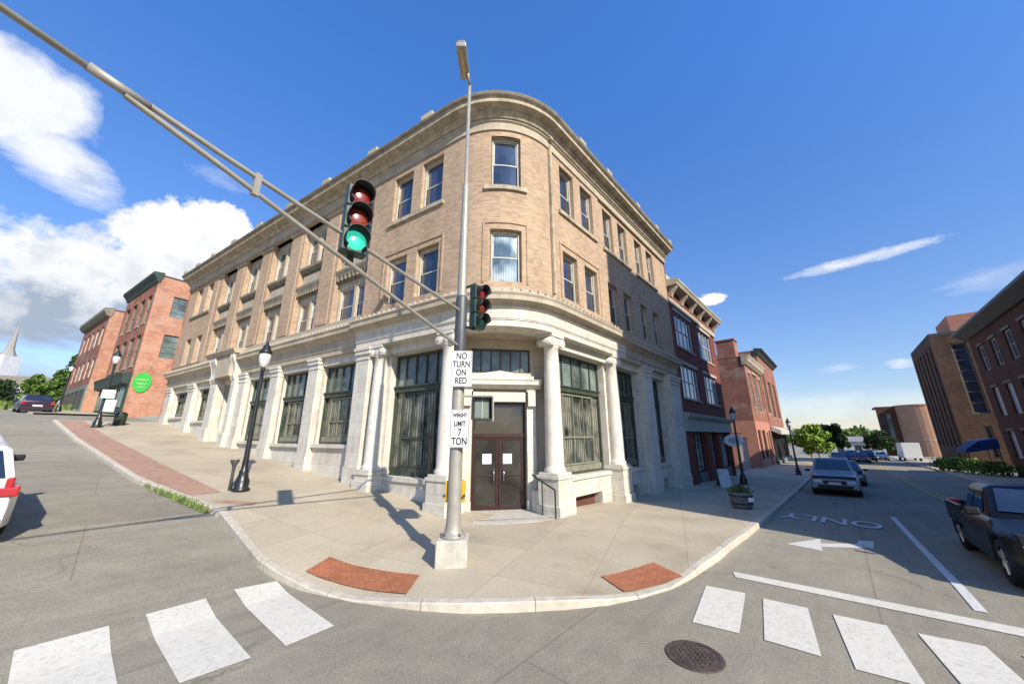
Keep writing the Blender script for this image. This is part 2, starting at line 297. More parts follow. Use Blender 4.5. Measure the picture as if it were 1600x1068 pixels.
def emis(name, c, s, base=None):
    m, nt, p = newmat(name); p.inputs['Base Color'].default_value = (*(base or c), 1); p.inputs['Emission Color'].default_value = (*c, 1); p.inputs['Emission Strength'].default_value = s; p.inputs['Roughness'].default_value = 0.25
    return m
MAT['lens_green_on'] = emis('lit green lens', (0.05, 0.75, 0.5), 0.55, (0.02, 0.3, 0.2))
MAT['lens_red_off'] = plain('unlit red lens', (0.22, 0.022, 0.02), 0.25, spec=0.7, var=0.2)
MAT['lens_amber_off'] = plain('unlit amber lens', (0.24, 0.035, 0.02), 0.25, spec=0.7, var=0.2)
MAT['lens_green_off'] = plain('unlit green lens', (0.01, 0.05, 0.04), 0.25, spec=0.7)

# ------------------------------------------------------------------ terrain and frames
uL = Vector((-0.8493, 0.5279, 0)); uR = Vector((0.6709, 0.7415, 0))
nL = Vector((-0.5279, -0.8493, 0)); nR = Vector((0.7415, -0.6709, 0))
PL = Vector((-2.06, 11.12, 0)); PR = Vector((1.66, 11.81, 0))
def interp(x, X, Y):
    if x <= X[0]: return Y[0]
    for i in range(1, len(X)):
        if x <= X[i]:
            k = (x-X[i-1])/(X[i]-X[i-1]); return Y[i-1]*(1-k)+Y[i]*k
    return Y[-1]
XL = [-1, 0, 4, 8, 12, 16, 20, 28, 38, 48, 70, 120, 300]; ZL = [0, .12, .6, 1.0, 1.42, 1.87, 2.3, 3.4, 4.2, 4.8, 6, 8.4, 12]
XR = [0, 5, 13, 20, 30, 50, 80, 150, 400]; ZR = [0, -.2, -.45, -.65, -.9, -1.3, -1.8, -3, -5]
def gh(x, y):
    p = Vector((x, y, 0))
    return -2.47 + interp((p-PL).dot(uL), XL, ZL) + interp((p-PR).dot(uR), XR, ZR)
class Fr:
    """frame of a straight wall: s along, o outward, z up"""
    def __init__(s, P, u, n): s.P, s.u, s.n = Vector(P), Vector(u), Vector(n)
    def pt(s, a, o, z): q = s.P + s.u*a + s.n*o; return Vector((q.x, q.y, z))
    def brk(s, a, b): return []
FL = Fr(PL, -uL, nL)      # s grows to the right as seen from the street: s = -distance
FR = Fr(PR, uR, nR)
RAD, HALF = 2.7555, 1.9166
APEX = Vector((-0.08, 9.89, 0)); TL = APEX + uL*2.3; TR = APEX + uR*2.3
CEN = TL - nL*RAD
class Corner:
    """path of the corner building's face: left wing, rounded corner, right wing as one coordinate t"""
    def pt(s, t, o, z):
        if t <= -HALF: q = TL + uL*(-HALF-t) + nL*o
        elif t >= HALF: q = TR + uR*(t-HALF) + nR*o
        else:
            a0 = math.atan2(nL.y, nL.x); a = a0 + (t+HALF)/RAD
            n = Vector((math.cos(a), math.sin(a), 0)); q = CEN + n*(RAD+o)
        return Vector((q.x, q.y, z))
    def brk(s, a, b):
        n = 18; return [x for x in (-HALF + 2*HALF*i/n for i in range(n+1)) if a < x < b]
CF = Corner()
def tl(s): return -(s+0.034) - HALF          # t of a distance s along the left wing measured from PL
def tr(s): return s + 0.291 + HALF
TEND_L, TEND_R = tl(27.8), tr(12.9)

# ------------------------------------------------------------------ mesh building
class MB:
    def __init__(s): s.v = []; s.f = []; s.uv = []; s.sm = []
    def face(s, pts, uvs=None, smooth=False):
        pts = [Vector(p) for p in pts]
        if uvs is None:
            n = Vector((0, 0, 0))
            for i in range(len(pts)):
                a, b = pts[i], pts[(i+1) % len(pts)]; n += a.cross(b)
            if n.length > 0: n.normalize()
            if abs(n.z) > 0.7: uvs = [(p.x, p.y) for p in pts]
            else:
                t = Vector((-n.y, n.x, 0)).normalized(); uvs = [(p.dot(t), p.z) for p in pts]
        i0 = len(s.v); s.v += [tuple(p) for p in pts]; s.f.append(tuple(range(i0, i0+len(pts)))); s.uv += list(uvs); s.sm.append(smooth)
    def box(s, F, a0, a1, o0, o1, z0, z1, skip=''):
        br = [a0] + F.brk(a0, a1) + [a1]
        P = F.pt
        for i in range(len(br)-1):
            a, b = br[i], br[i+1]
            s.face([P(a, o1, z0), P(b, o1, z0), P(b, o1, z1), P(a, o1, z1)], [(a, z0), (b, z0), (b, z1), (a, z1)])
            s.face([P(b, o0, z0), P(a, o0, z0), P(a, o0, z1), P(b, o0, z1)])
            s.face([P(a, o1, z1), P(b, o1, z1), P(b, o0, z1), P(a, o0, z1)])
            s.face([P(a, o0, z0), P(b, o0, z0), P(b, o1, z0), P(a, o1, z0)])
        s.face([P(a0, o0, z0), P(a0, o1, z0), P(a0, o1, z1), P(a0, o0, z1)])
        s.face([P(a1, o1, z0), P(a1, o0, z0), P(a1, o0, z1), P(a1, o1, z1)])
    def sweep(s, F, a0, a1, prof, caps=True, step=None):
        """profile of (o, z) points from bottom to top swept along the wall"""
        br = [a0] + F.brk(a0, a1) + [a1]
        for i in range(len(br)-1):
            a, b = br[i], br[i+1]
            for (o0, z0), (o1, z1) in zip(prof, prof[1:]):
                s.face([F.pt(a, o0, z0), F.pt(b, o0, z0), F.pt(b, o1, z1), F.pt(a, o1, z1)])
        if caps:
            for a, rev in ((a0, False), (a1, True)):
                pts = [F.pt(a, o, z) for o, z in prof]
                s.face(pts if rev else pts[::-1])
    def lathe(s, prof, c, n=16, smooth=True, a0=0, a1=2*math.pi, caps=True):
        c = Vector(c)
        ang = [a0+(a1-a0)*i/n for i in range(n+1)]
        for (r0, z0), (r1, z1) in zip(prof, prof[1:]):
            for i in range(n):
                a, b = ang[i], ang[i+1]
                q = [c+Vector((r0*math.cos(a), r0*math.sin(a), z0)), c+Vector((r0*math.cos(b), r0*math.sin(b), z0)),
                     c+Vector((r1*math.cos(b), r1*math.sin(b), z1)), c+Vector((r1*math.cos(a), r1*math.sin(a), z1))]
                if r0 < 1e-5: q = [q[0], q[2], q[3]]
                elif r1 < 1e-5: q = [q[0], q[1], q[2]]
                s.face(q, smooth=smooth)
        if caps and a1-a0 > 6.2:
            if prof[0][0] > 1e-5: s.face([c+Vector((prof[0][0]*math.cos(a), prof[0][0]*math.sin(a), prof[0][1])) for a in ang[:-1]][::-1])
            if prof[-1][0] > 1e-5: s.face([c+Vector((prof[-1][0]*math.cos(a), prof[-1][0]*math.sin(a), prof[-1][1])) for a in ang[:-1]])
    def tube(s, p0, p1, r0, r1=None, n=10, caps=True, smooth=True):
        p0, p1 = Vector(p0), Vector(p1); r1 = r0 if r1 is None else r1
        d = (p1-p0).normalized(); x = d.orthogonal().normalized(); y = d.cross(x)
        A = [p0 + x*(r0*math.cos(2*math.pi*i/n)) + y*(r0*math.sin(2*math.pi*i/n)) for i in range(n)]
        B = [p1 + x*(r1*math.cos(2*math.pi*i/n)) + y*(r1*math.sin(2*math.pi*i/n)) for i in range(n)]
        for i in range(n):
            j = (i+1) % n; s.face([A[i], A[j], B[j], B[i]], smooth=smooth)
        if caps: s.face(A[::-1]); s.face(B)
    def cube(s, c, d, rz=0.0):
        """axis box: centre, size, turned about z"""
        c = Vector(c); m = Matrix.Rotation(rz, 3, 'Z')
        F = Fr(c, m @ Vector((1, 0, 0)), m @ Vector((0, -1, 0)))
        s.box(F, -d[0]/2, d[0]/2, -d[1]/2, d[1]/2, c.z-d[2]/2, c.z+d[2]/2)
    def prism(s, poly, z0, z1):
        n = len(poly)
        for i in range(n):
            a, b = poly[i], poly[(i+1) % n]
            s.face([(a[0], a[1], z0), (b[0], b[1], z0), (b[0], b[1], z1), (a[0], a[1], z1)])
        s.face([(p[0], p[1], z1) for p in poly]); s.face([(p[0], p[1], z0) for p in poly][::-1])
    def wall(s, F, a0, a1, z0, z1, holes=(), o=0.0, depth=0.2):
        """front face with real openings and reveals; holes are (a0, a1, z0, z1)"""
        A = sorted(set([a0, a1] + F.brk(a0, a1) + [h[i] for h in holes for i in (0, 1) if a0 < h[i] < a1]))
        Z = sorted(set([z0, z1] + [h[i] for h in holes for i in (2, 3) if z0 < h[i] < z1]))
        for i in range(len(A)-1):
            for j in range(len(Z)-1):
                ca, cz = (A[i]+A[i+1])/2, (Z[j]+Z[j+1])/2
                if any(h[0] < ca < h[1] and h[2] < cz < h[3] for h in holes): continue
                a, b, p, q = A[i], A[i+1], Z[j], Z[j+1]
                s.face([F.pt(a, o, p), F.pt(b, o, p), F.pt(b, o, q), F.pt(a, o, q)], [(a, p), (b, p), (b, q), (a, q)])
        for h in holes:
            i = o-depth
            s.face([F.pt(h[0], o, h[2]), F.pt(h[0], o, h[3]), F.pt(h[0], i, h[3]), F.pt(h[0], i, h[2])], [(0, h[2]), (0, h[3]), (depth, h[3]), (depth, h[2])])
            s.face([F.pt(h[1], i, h[2]), F.pt(h[1], i, h[3]), F.pt(h[1], o, h[3]), F.pt(h[1], o, h[2])], [(0, h[2]), (0, h[3]), (depth, h[3]), (depth, h[2])])
            s.face([F.pt(h[0], o, h[3]), F.pt(h[1], o, h[3]), F.pt(h[1], i, h[3]), F.pt(h[0], i, h[3])])
            s.face([F.pt(h[0], i, h[2]), F.pt(h[1], i, h[2]), F.pt(h[1], o, h[2]), F.pt(h[0], o, h[2])])
    def build(s, name, mat, parent=None, weld=True, bevel=0.0):
        me = bpy.data.meshes.new(name); base = Vector((0, 0, 0))
        if parent is not None:
            q = parent
            while q is not None: base += q.location; q = q.parent
        me.from_pydata([(v[0]-base.x, v[1]-base.y, v[2]-base.z) for v in s.v], [], s.f)
        ul = me.uv_layers.new(name='UVMap'); ul.data.foreach_set('uv', [c for u in s.uv for c in u])
        me.polygons.foreach_set('use_smooth', s.sm)
        me.materials.append(MAT[mat] if isinstance(mat, str) else mat)
        if weld:
            import bmesh
            bm = bmesh.new(); bm.from_mesh(me); bmesh.ops.remove_doubles(bm, verts=bm.verts, dist=0.0004); bm.to_mesh(me); bm.free()
        me.update()
        o = bpy.data.objects.new(name, me); COL.objects.link(o)
        if parent is not None: o.parent = parent
        if bevel:
            md = o.modifiers.new('bevel', 'BEVEL'); md.width = bevel; md.segments = 2; md.limit_method = 'ANGLE'; md.angle_limit = R(35)
        return o
def tag(o, label, cat, group=None):
    o['label'] = label; o['category'] = cat
    if group: o['group'] = group
    return o
def thing(name, label, cat, loc=(0, 0, 0), rz=0.0, group=None):
    o = bpy.data.objects.new(name, None); COL.objects.link(o); o.location = loc; o.rotation_euler = (0, 0, rz)
    o.empty_display_size = 0.2
    return tag(o, label, cat, group)
def struct(o): o['kind'] = 'structure'; return o
def mark_stuff(o): o['kind'] = 'stuff'; return o
def copy_tree(o, parent=None):
    c = o.copy(); COL.objects.link(c); c.parent = parent
    for ch in list(o.children): copy_tree(ch, c)
    return c
def text(name, body, loc, xdir, ydir, size, mat, parent=None, depth=0.004, sx=1.0, line=1.0, bold=0.0):
    cu = bpy.data.curves.new(name, 'FONT'); cu.body = body; cu.size = size; cu.extrude = depth; cu.align_x = 'CENTER'; cu.align_y = 'CENTER'; cu.space_line = line; cu.offset = bold
    tmp = bpy.data.objects.new('lettering_source', cu); COL.objects.link(tmp)
    me = bpy.data.meshes.new_from_object(tmp); bpy.data.objects.remove(tmp); bpy.data.curves.remove(cu)
    me.name = name; me.materials.clear(); me.materials.append(MAT[mat]); o = bpy.data.objects.new(name, me); COL.objects.link(o)
    x = Vector(xdir).normalized(); y = Vector(ydir).normalized(); z = x.cross(y)
    m = Matrix((x*sx, y, z)).transposed().to_4x4(); m.translation = Vector(loc)
    if parent is not None:
        o.parent = parent; m = Matrix.Translation(-Vector(parent.location)) @ m
    o.matrix_local = m
    return o

# ------------------------------------------------------------------ ground sheet (road), sidewalks, markings
def axis(lo, hi):
    out = [0.0]; 
    st = 0.3
    while out[-1] < hi: out.append(out[-1]+st); st = min(st*(1.0 if out[-1] < 12 else 1.05), 60)
    neg = [0.0]; st = 0.3
    while neg[-1] > lo: neg.append(neg[-1]-st); st = min(st*(1.0 if neg[-1] > -14 else 1.05), 60)
    return sorted(set(neg + out))
mb = MB(); X = axis(-1200, 2000); Y = axis(-700, 2000)
import bmesh
gv = [(x, y, gh(x, y)) for y in Y for x in X]; nx = len(X)
gf = [(j*nx+i, j*nx+i+1, (j+1)*nx+i+1, (j+1)*nx+i) for j in range(len(Y)-1) for i in range(nx-1)]
me = bpy.data.meshes.new('ground'); me.from_pydata(gv, [], gf); me.materials.append(MAT['road'])
struct_ground = bpy.data.objects.new('road', me); COL.objects.link(struct_ground); struct(struct_ground)

RAMPS = [(-2.6, 6.4), (2.35, 6.6)]
KERB = [(-4.75, 7.31), (-4.14, 6.95), (-3.4, 6.62), (-2.49, 6.26), (-1.42, 5.98), (-0.75, 5.88), (-0.01, 5.9), (0.75, 5.98), (1.44, 6.12), (2.0, 6.34), (2.66, 6.69), (3.17, 7.09), (4.25, 8.07)]
INN = [FL.pt(-3.0, -.6, 0), FL.pt(-2.0, -.6, 0), FL.pt(-1.2, -.6, 0), FL.pt(-0.3, -.6, 0), (-1.6, 11.7), (-1.0, 11.8), (-.4, 11.9), (.3, 12.0), (.9, 12.1), FR.pt(0.0, -.6, 0), FR.pt(.8, -.6, 0), FR.pt(1.6, -.6, 0), FR.pt(2.6, -.6, 0)]
left_s = [28, 26, 24, 22, 20, 18, 16, 14, 12, 10.5, 9, 7.8, 6.8, 5.9, 4.9, 4.2, 3.6]
kl = [(FL.pt(-s, 4.65 - max(0, (9-s))*0.09, 0), FL.pt(-s, -.6, 0)) for s in left_s]
kr = [(FR.pt(s, 4.5, 0), FR.pt(s+1.6*max(0, 1-(s-1.4)/6), -.6, 0)) for s in (1.5, 2.5, 3.6, 5, 6.5, 8, 10, 12, 14, 16, 18, 20, 23, 26, 30, 35, 40, 46, 52, 60, 70, 80, 90)]
def rampdip(x, y):
    d = 0
    for rx, ry in RAMPS: d = max(d, math.exp(-((x-rx)**2+(y-ry)**2)/(1.15**2)))
    return 0.13*(1-0.88*d)
def walkz(x, y): return gh(x, y) + rampdip(x, y)
def sidewalk(pairs, name, kname):
    pairs = [(Vector((a[0], a[1], 0)), Vector((b[0], b[1], 0))) for a, b in pairs]
    m = MB(); nsub = 22
    out = [pairs[0]]
    for (a0, b0), (a1, b1) in zip(pairs, pairs[1:]):
        n = max(1, int((a1-a0).length/.45)) if (a1-Vector((0, 7, 0))).length < 16 else 1
        out += [(a0.lerp(a1, i/n), b0.lerp(b1, i/n)) for i in range(1, n+1)]
    pairs = out
    rows = []
    for a, b in pairs:
        d = (b-a).normalized()
        rows.append([a + d*0.15] + [a.lerp(b, k/nsub) for k in range(1, nsub+1)])
    z = walkz
    for r0, r1 in zip(rows, rows[1:]):
        for i in range(len(r0)-1):
            q = [r0[i], r1[i], r1[i+1], r0[i+1]]
            m.face([(p.x, p.y, z(p.x, p.y)) for p in q], smooth=True)
    w = struct(m.build(name, 'walk'))
    k = MB(); acc = 0.0
    for (a0, b0), (a1, b1) in zip(pairs, pairs[1:]):
        l0 = acc; acc += (a1-a0).length; l1 = acc
        i0 = a0 + (b0-a0).normalized()*0.155; i1 = a1 + (b1-a1).normalized()*0.155
        f = lambda p, dz=0.004: (p.x, p.y, z(p.x, p.y)+dz)
        g = lambda p: (p.x, p.y, gh(p.x, p.y)-0.1)
        j = 0.012
        k.face([g(a0), g(a1), f(a1, -0.012), f(a0, -0.012)], [(l0, .2), (l1, .2), (l1, .4), (l0, .4)])
        e0 = a0 + (b0-a0).normalized()*0.02; e1 = a1 + (b1-a1).normalized()*0.02
        k.face([f(a0, -0.012), f(a1, -0.012), f(e1), f(e0)], [(l0, .4), (l1, .4), (l1, .43), (l0, .43)])
        k.face([f(e0), f(e1), f(i1), f(i0)], [(l0, .43), (l1, .43), (l1, .58), (l0, .58)])
    kk = struct(k.build(kname, 'kerb'))
    return w, kk
# the last left rows blend into the corner
sidewalk(kl + list(zip(KERB, INN)) + kr, 'sidewalk', 'kerb')
sidewalk([(FL.pt(-s, 4.65, 0), FL.pt(-s, -.6, 0)) for s in (112, 100, 90, 80, 72, 64, 58, 52, 47, 43, 38)], 'sidewalk', 'kerb')
sidewalk([(FR.pt(s, 14.0, 0), FR.pt(s, 18.2, 0)) for s in (110, 95, 80, 68, 58, 50, 42, 35, 28, 20, 12, 4)], 'sidewalk', 'kerb')

def flat(name, poly, mat, dz=0.01, base=gh, sub=6):
    """thin painted sheet lying on the ground: quad or fan polygon"""
    m = MB()
    if len(poly) == 4:
        a, b, c, d = [Vector((p[0], p[1], 0)) for p in poly]
        n1 = max(1, min(60, int((b-a).length/0.2))); n2 = max(1, min(60, int((d-a).length/0.2)))
        P = lambda i, j: (a.lerp(b, i/n1)).lerp(d.lerp(c, i/n1), j/n2)
        for i in range(n1):
            for j in range(n2):
                q = [P(i, j), P(i+1, j), P(i+1, j+1), P(i, j+1)]
                m.face([(p.x, p.y, base(p.x, p.y)+dz) for p in q])
    else:
        m.face([(p[0], p[1], base(p[0], p[1])+dz) for p in poly])
    return m.build(name, mat)
def ccw(poly):
    a = sum(poly[i][0]*poly[(i+1) % len(poly)][1]-poly[(i+1) % len(poly)][0]*poly[i][1] for i in range(len(poly)))
    return poly if a > 0 else poly[::-1]
s1 = [(-4.52, 6.5), (-4.08, 6.89), (-2.41, 5.54), (-2.77, 5.07)]
s2 = [(-5.11, 5.67), (-4.71, 6.18), (-3.03, 4.84), (-3.46, 4.41)]
s3 = [(-5.75, 4.80), (-5.29, 5.37), (-3.75, 4.12), (-4.2, 3.6)]
s4 = [(-6.4, 3.95), (-5.95, 4.5), (-4.35, 3.2), (-4.8, 2.7)]
r1 = [(3.29, 6.81), (3.77, 6.51), (2.92, 5.32), (2.46, 5.61)]
r2 = [(3.92, 6.32), (4.36, 6.0), (3.56, 4.83), (3.14, 5.17)]
r3 = [(4.56, 5.81), (5.01, 5.5), (4.18, 4.3), (3.74, 4.6)]
r4 = [(5.21, 5.31), (5.7, 5.02), (4.93, 3.85), (4.42, 4.1)]
r5 = [(5.9, 4.85), (6.4, 4.5), (5.6, 3.4), (5.1, 3.7)]
for q in (s1, s2, s3, s4, r1, r2, r3, r4, r5): struct(flat('crosswalk_stripe', ccw(q), 'stripe'))
struct(flat('stop_line', ccw([(4.13, 7.44), (4.02, 7.17), (9.05, 3.15), (9.25, 3.45)]), 'stripe'))
struct(flat('lane_line', ccw([FR.pt(-.98, 7.7, 0)[:2], FR.pt(-.98, 7.83, 0)[:2], FR.pt(9.2, 7.65, 0)[:2], FR.pt(9.2, 7.52, 0)[:2]]), 'oldpaint'))
for o0 in (9.9, 10.2):
    struct(flat('centre_line', ccw([FR.pt(2, o0, 0)[:2], FR.pt(2, o0+.12, 0)[:2], FR.pt(80, o0+.12-.3, 0)[:2], FR.pt(80, o0-.3, 0)[:2]]), 'yellow'))
struct(flat('turn_arrow', ccw([(6.62, 9.42), (8.04, 10.07), (7.75, 9.72)]), 'oldpaint'))
m = MB()
for q in ([(6.62, 9.42), (7.95, 10.03), (7.0, 8.83)], [(7.55, 9.55), (8.5, 9.6), (8.38, 9.2), (7.3, 9.2)], [(8.5, 9.6), (8.86, 9.95), (9.2, 9.9), (8.42, 9.12)]):
    m.face([(p[0], p[1], gh(*p)+0.006) for p in ccw(q)])
bpy.data.objects.remove(bpy.data.objects['turn_arrow']); struct(m.build('turn_arrow', 'oldpaint'))
# ONLY, to be read by drivers coming towards the junction
w = text('lane_lettering', 'ONLY', (0, 0, 0), -nR, -uR, 1.75, 'oldpaint', sx=0.78, depth=0.0, bold=0.02)
pc = FR.pt(6.5, 5.95, 0); w.location = (pc.x, pc.y, gh(pc.x, pc.y)+0.025)
gx = (gh(pc.x+uR.x, pc.y+uR.y)-gh(pc.x-uR.x, pc.y-uR.y))/2
yy = Vector((-uR.x, -uR.y, -gx)).normalized(); xx = Vector((-nR.x, -nR.y, 0)); zz = xx.cross(yy)
mm = Matrix((xx*0.54, yy, zz)).transposed().to_4x4(); mm.translation = w.location; w.matrix_world = mm; struct(w)

# manhole, tactile pads, brick band, weeds
t = thing('manhole_cover', 'round rusty iron manhole cover in the road beside the crosswalk', 'manhole cover', (2.11, 4.86, -2.47))
m = MB(); m.lathe([(0.0, 0.010), (0.255, 0.010), (0.26, 0.006)], (2.11, 4.86, -2.47), 32, smooth=False, caps=False)
for i in range(-4, 5):
    for j in range(-4, 5):
        if i*i+j*j < 16.5: m.cube((2.11+i*0.055, 4.86+j*0.055, -2.457), (0.03, 0.03, 0.008))
m.build('lid', 'iron', t)
m = MB(); m.lathe([(0.262, 0.002), (0.262, 0.013), (0.31, 0.013), (0.315, 0.002)], (2.11, 4.86, -2.47), 32, smooth=False, caps=False); m.build('rim', 'iron', t)
for q, lab in (([(-3.6, 7.72), (-1.65, 7.04), (-1.67, 6.32), (-3.71, 7.1)], 'red clay tactile paving pad on the sidewalk left of the signal pole'),
               ([(1.56, 7.01), (2.73, 7.65), (3.01, 7.03), (1.79, 6.45)], 'red clay tactile paving pad on the sidewalk right of the signal pole')):
    o = flat('tactile_pad', ccw(q), 'tactile', 0.02, walkz); tag(o, lab, 'tactile paving', 'tactile pads at the curb ramps')
m = MB()
bs = [5.6, 6.5, 7.5, 8.5, 9.5, 11, 12.5, 14, 16, 18, 20, 22, 24, 26, 27.6]
for a, b in zip(bs, bs[1:]):
    oa = lambda s: 4.65 - max(0, (9-s))*0.09 - 0.17
    q = [FL.pt(-b, 3.45, 0), FL.pt(-b, oa(b), 0), FL.pt(-a, oa(a), 0), FL.pt(-a, 3.45, 0)]
    m.face([(p.x, p.y, walkz(p.x, p.y)+0.005) for p in q])
struct(m.build('brick_paving', 'brickband'))
q = [FL.pt(-4.6, 3.7, 0), FL.pt(-3.9, 3.2, 0), FL.pt(-3.7, 3.4, 0), FL.pt(-4.55, 4.0, 0)]
m = MB(); m.face([(p.x, p.y, walkz(p.x, p.y)+0.005) for p in q]); struct(m.build('brick_paving', 'brickband'))
m = MB()
for i in range(1500):
    s = random.uniform(4.0, 8.0); k = 4.65 - max(0, (9-s))*0.09
    dens = math.exp(-((s-5.2)/1.3)**2)
    if random.random() > dens*0.9+0.1: continue
    p = FL.pt(-s, k + random.gauss(0.02, 0.05), 0); z = gh(p.x, p.y); h = random.uniform(0.03, 0.17); a = random.uniform(0, 6.28); wd = random.uniform(.008, .02)
    d = Vector((math.cos(a), math.sin(a), 0)); l = Vector((random.uniform(-.06, .06), random.uniform(-.06, .06), 0))
    b = Vector((p.x, p.y, z+0.02)); m.face([b-d*wd, b+d*wd, b+l+Vector((0, 0, h))+d*wd*.3, b+l+Vector((0, 0, h))-d*wd*.3])
mark_stuff(m.build('curb_weeds', 'grass', weld=False))

# ------------------------------------------------------------------ windows
def bars(m, F, a0, a1, z0, z1, o, w=0.05, t=0.04):
    m.box(F, a0, a0+w, o-t, o, z0, z1); m.box(F, a1-w, a1, o-t, o, z0, z1)
    m.box(F, a0+w, a1-w, o-t, o, z0, z0+w); m.box(F, a0+w, a1-w, o-t, o, z1-w, z1)
def window(F, a0, a1, z0, z1, o, parent, fm='offwhite', gm='glass', sash=True, div=(), zdiv=(), sill=None, sillmat='stone', w=0.055, label=None):
    """glazed opening: frame mesh with pane (and sill) under it; o is the face of the frame"""
    m = MB(); bars(m, F, a0, a1, z0, z1, o, w, 0.06)
    if sash:
        zm = (z0+z1)/2
        bars(m, F, a0+w, a1-w, zm-0.025, z1-w, o-0.065, 0.045, 0.035)
        bars(m, F, a0+w, a1-w, z0+w, zm+0.025, o-0.105, 0.05, 0.035)
    for d in div: a = a0+(a1-a0)*d; m.box(F, a-0.02, a+0.02, o-0.052, o-0.012, z0+w, z1-w)
    for d in zdiv: z = z0+(z1-z0)*d; m.box(F, a0+w, a1-w, o-0.05, o-0.008, z-0.025, z+0.025)
    f = m.build('window', fm, parent, weld=False)
    g = MB(); br = [a0+w] + F.brk(a0+w, a1-w) + [a1-w]
    oo = o-0.085 if sash else o-0.055
    for a, b in zip(br, br[1:]): g.face([F.pt(a, oo, z0+w), F.pt(b, oo, z0+w), F.pt(b, oo, z1-w), F.pt(a, oo, z1-w)], [(a, z0), (b, z0), (b, z1), (a, z1)])
    if sash:
        pass
    g.build('pane', gm, f, weld=False)
    if sill:
        k = MB(); k.box(F, a0-sill[0], a1+sill[0], o-0.05, sill[1], z0-sill[2], z0-0.001); k.build('sill', sillmat, f)
    return f

# ------------------------------------------------------------------ corner bank building
B = thing('corner_building', 'three-storey tan brick corner building with rounded corner and white columns', 'building', (-0.4, 13.0, -2.35))
# --- upper walls
up_z0, up_z1 = 4.75, 11.2
PAV_L, PAV_R = tl(4.95), tr(3.75)
W2, W3 = (5.0, 6.97), (8.72, 10.95)
pav_win = [(tl(3.6), tl(2.45)), (tl(1.9), tl(.75)), (-0.56, 0.56), (tr(.48), tr(1.52)), (tr(2.1), tr(3.15))]
holes = [(a, b, z[0], z[1]) for a, b in pav_win for z in (W2, W3)]
m = MB(); m.wall(CF, PAV_L, PAV_R, up_z0, up_z1, holes, 0.0, 0.28)
m.box(CF, PAV_L, PAV_L+0.001, -0.5, -0.002, up_z0, up_z1); m.box(CF, PAV_R-0.001, PAV_R, -0.3, -0.002, up_z0, up_z1)
m.build('corner_brick_wall', 'tan', B, weld=False)
for i, (a, b) in enumerate(pav_win):
    for z in (W2, W3):
        window(CF, a+.02, b-.02, z[0]+.02, z[1]-.02, -0.16, B, fm='offwhite', gm='glass_lace' if (i == 2 and z is W2) else 'glass')
# sill courses and surrounds
for a, b in ((tl(3.75), tl(.6)), (-.78, .78), (tr(.3), tr(3.35))): m = MB(); m.box(CF, a, b, 0.0, 0.095, 8.56, 8.72); m.build('sill_course', 'cornice', B)
for a, b in ((tl(3.75), tl(.6)), (-.72, .72), (tr(.35), tr(3.3))):   # raised brick frame round the second-floor windows
    m = MB(); m.box(CF, a-.09, a-.02, -0.01, 0.035, 4.95, 7.2); m.box(CF, b+.02, b+.09, -0.01, 0.035, 4.95, 7.2); m.box(CF, a-.09, b+.09, -0.01, 0.04, 7.2, 7.27); m.build('brick_surround', 'tan', B)
m = MB(); m.box(CF, HALF-.02, HALF+.1, 0.02, 0.12, 4.9, 11.3); m.box(CF, HALF-.05, HALF+.13, 0.02, .2, 11.6, 12.0); m.build('downpipe', 'cornice', B)
# right wing behind the pavilion line
rw = [(4.3, 5.3), (5.95, 6.95), (8.05, 9.05), (9.75, 10.75)]
holes = [(tr(a), tr(b), z[0], z[1]) for a, b in rw for z in (W2, W3)]
m = MB(); m.wall(CF, PAV_R, TEND_R, up_z0, up_z1, holes, -0.07, 0.28); m.build('street_brick_wall', 'tan', B, weld=False)
for a, b in rw:
    for z in (W2, W3): window(CF, tr(a)+.02, tr(b)-.02, z[0]+.02, z[1]-.02, -0.23, B)
m = MB(); m.box(CF, tr(4.1), tr(7.15), -.07, 0.03, 8.56, 8.72); m.box(CF, tr(7.85), tr(10.95), -.07, 0.03, 8.56, 8.72)
m.build('sill_course', 'cornice', B)
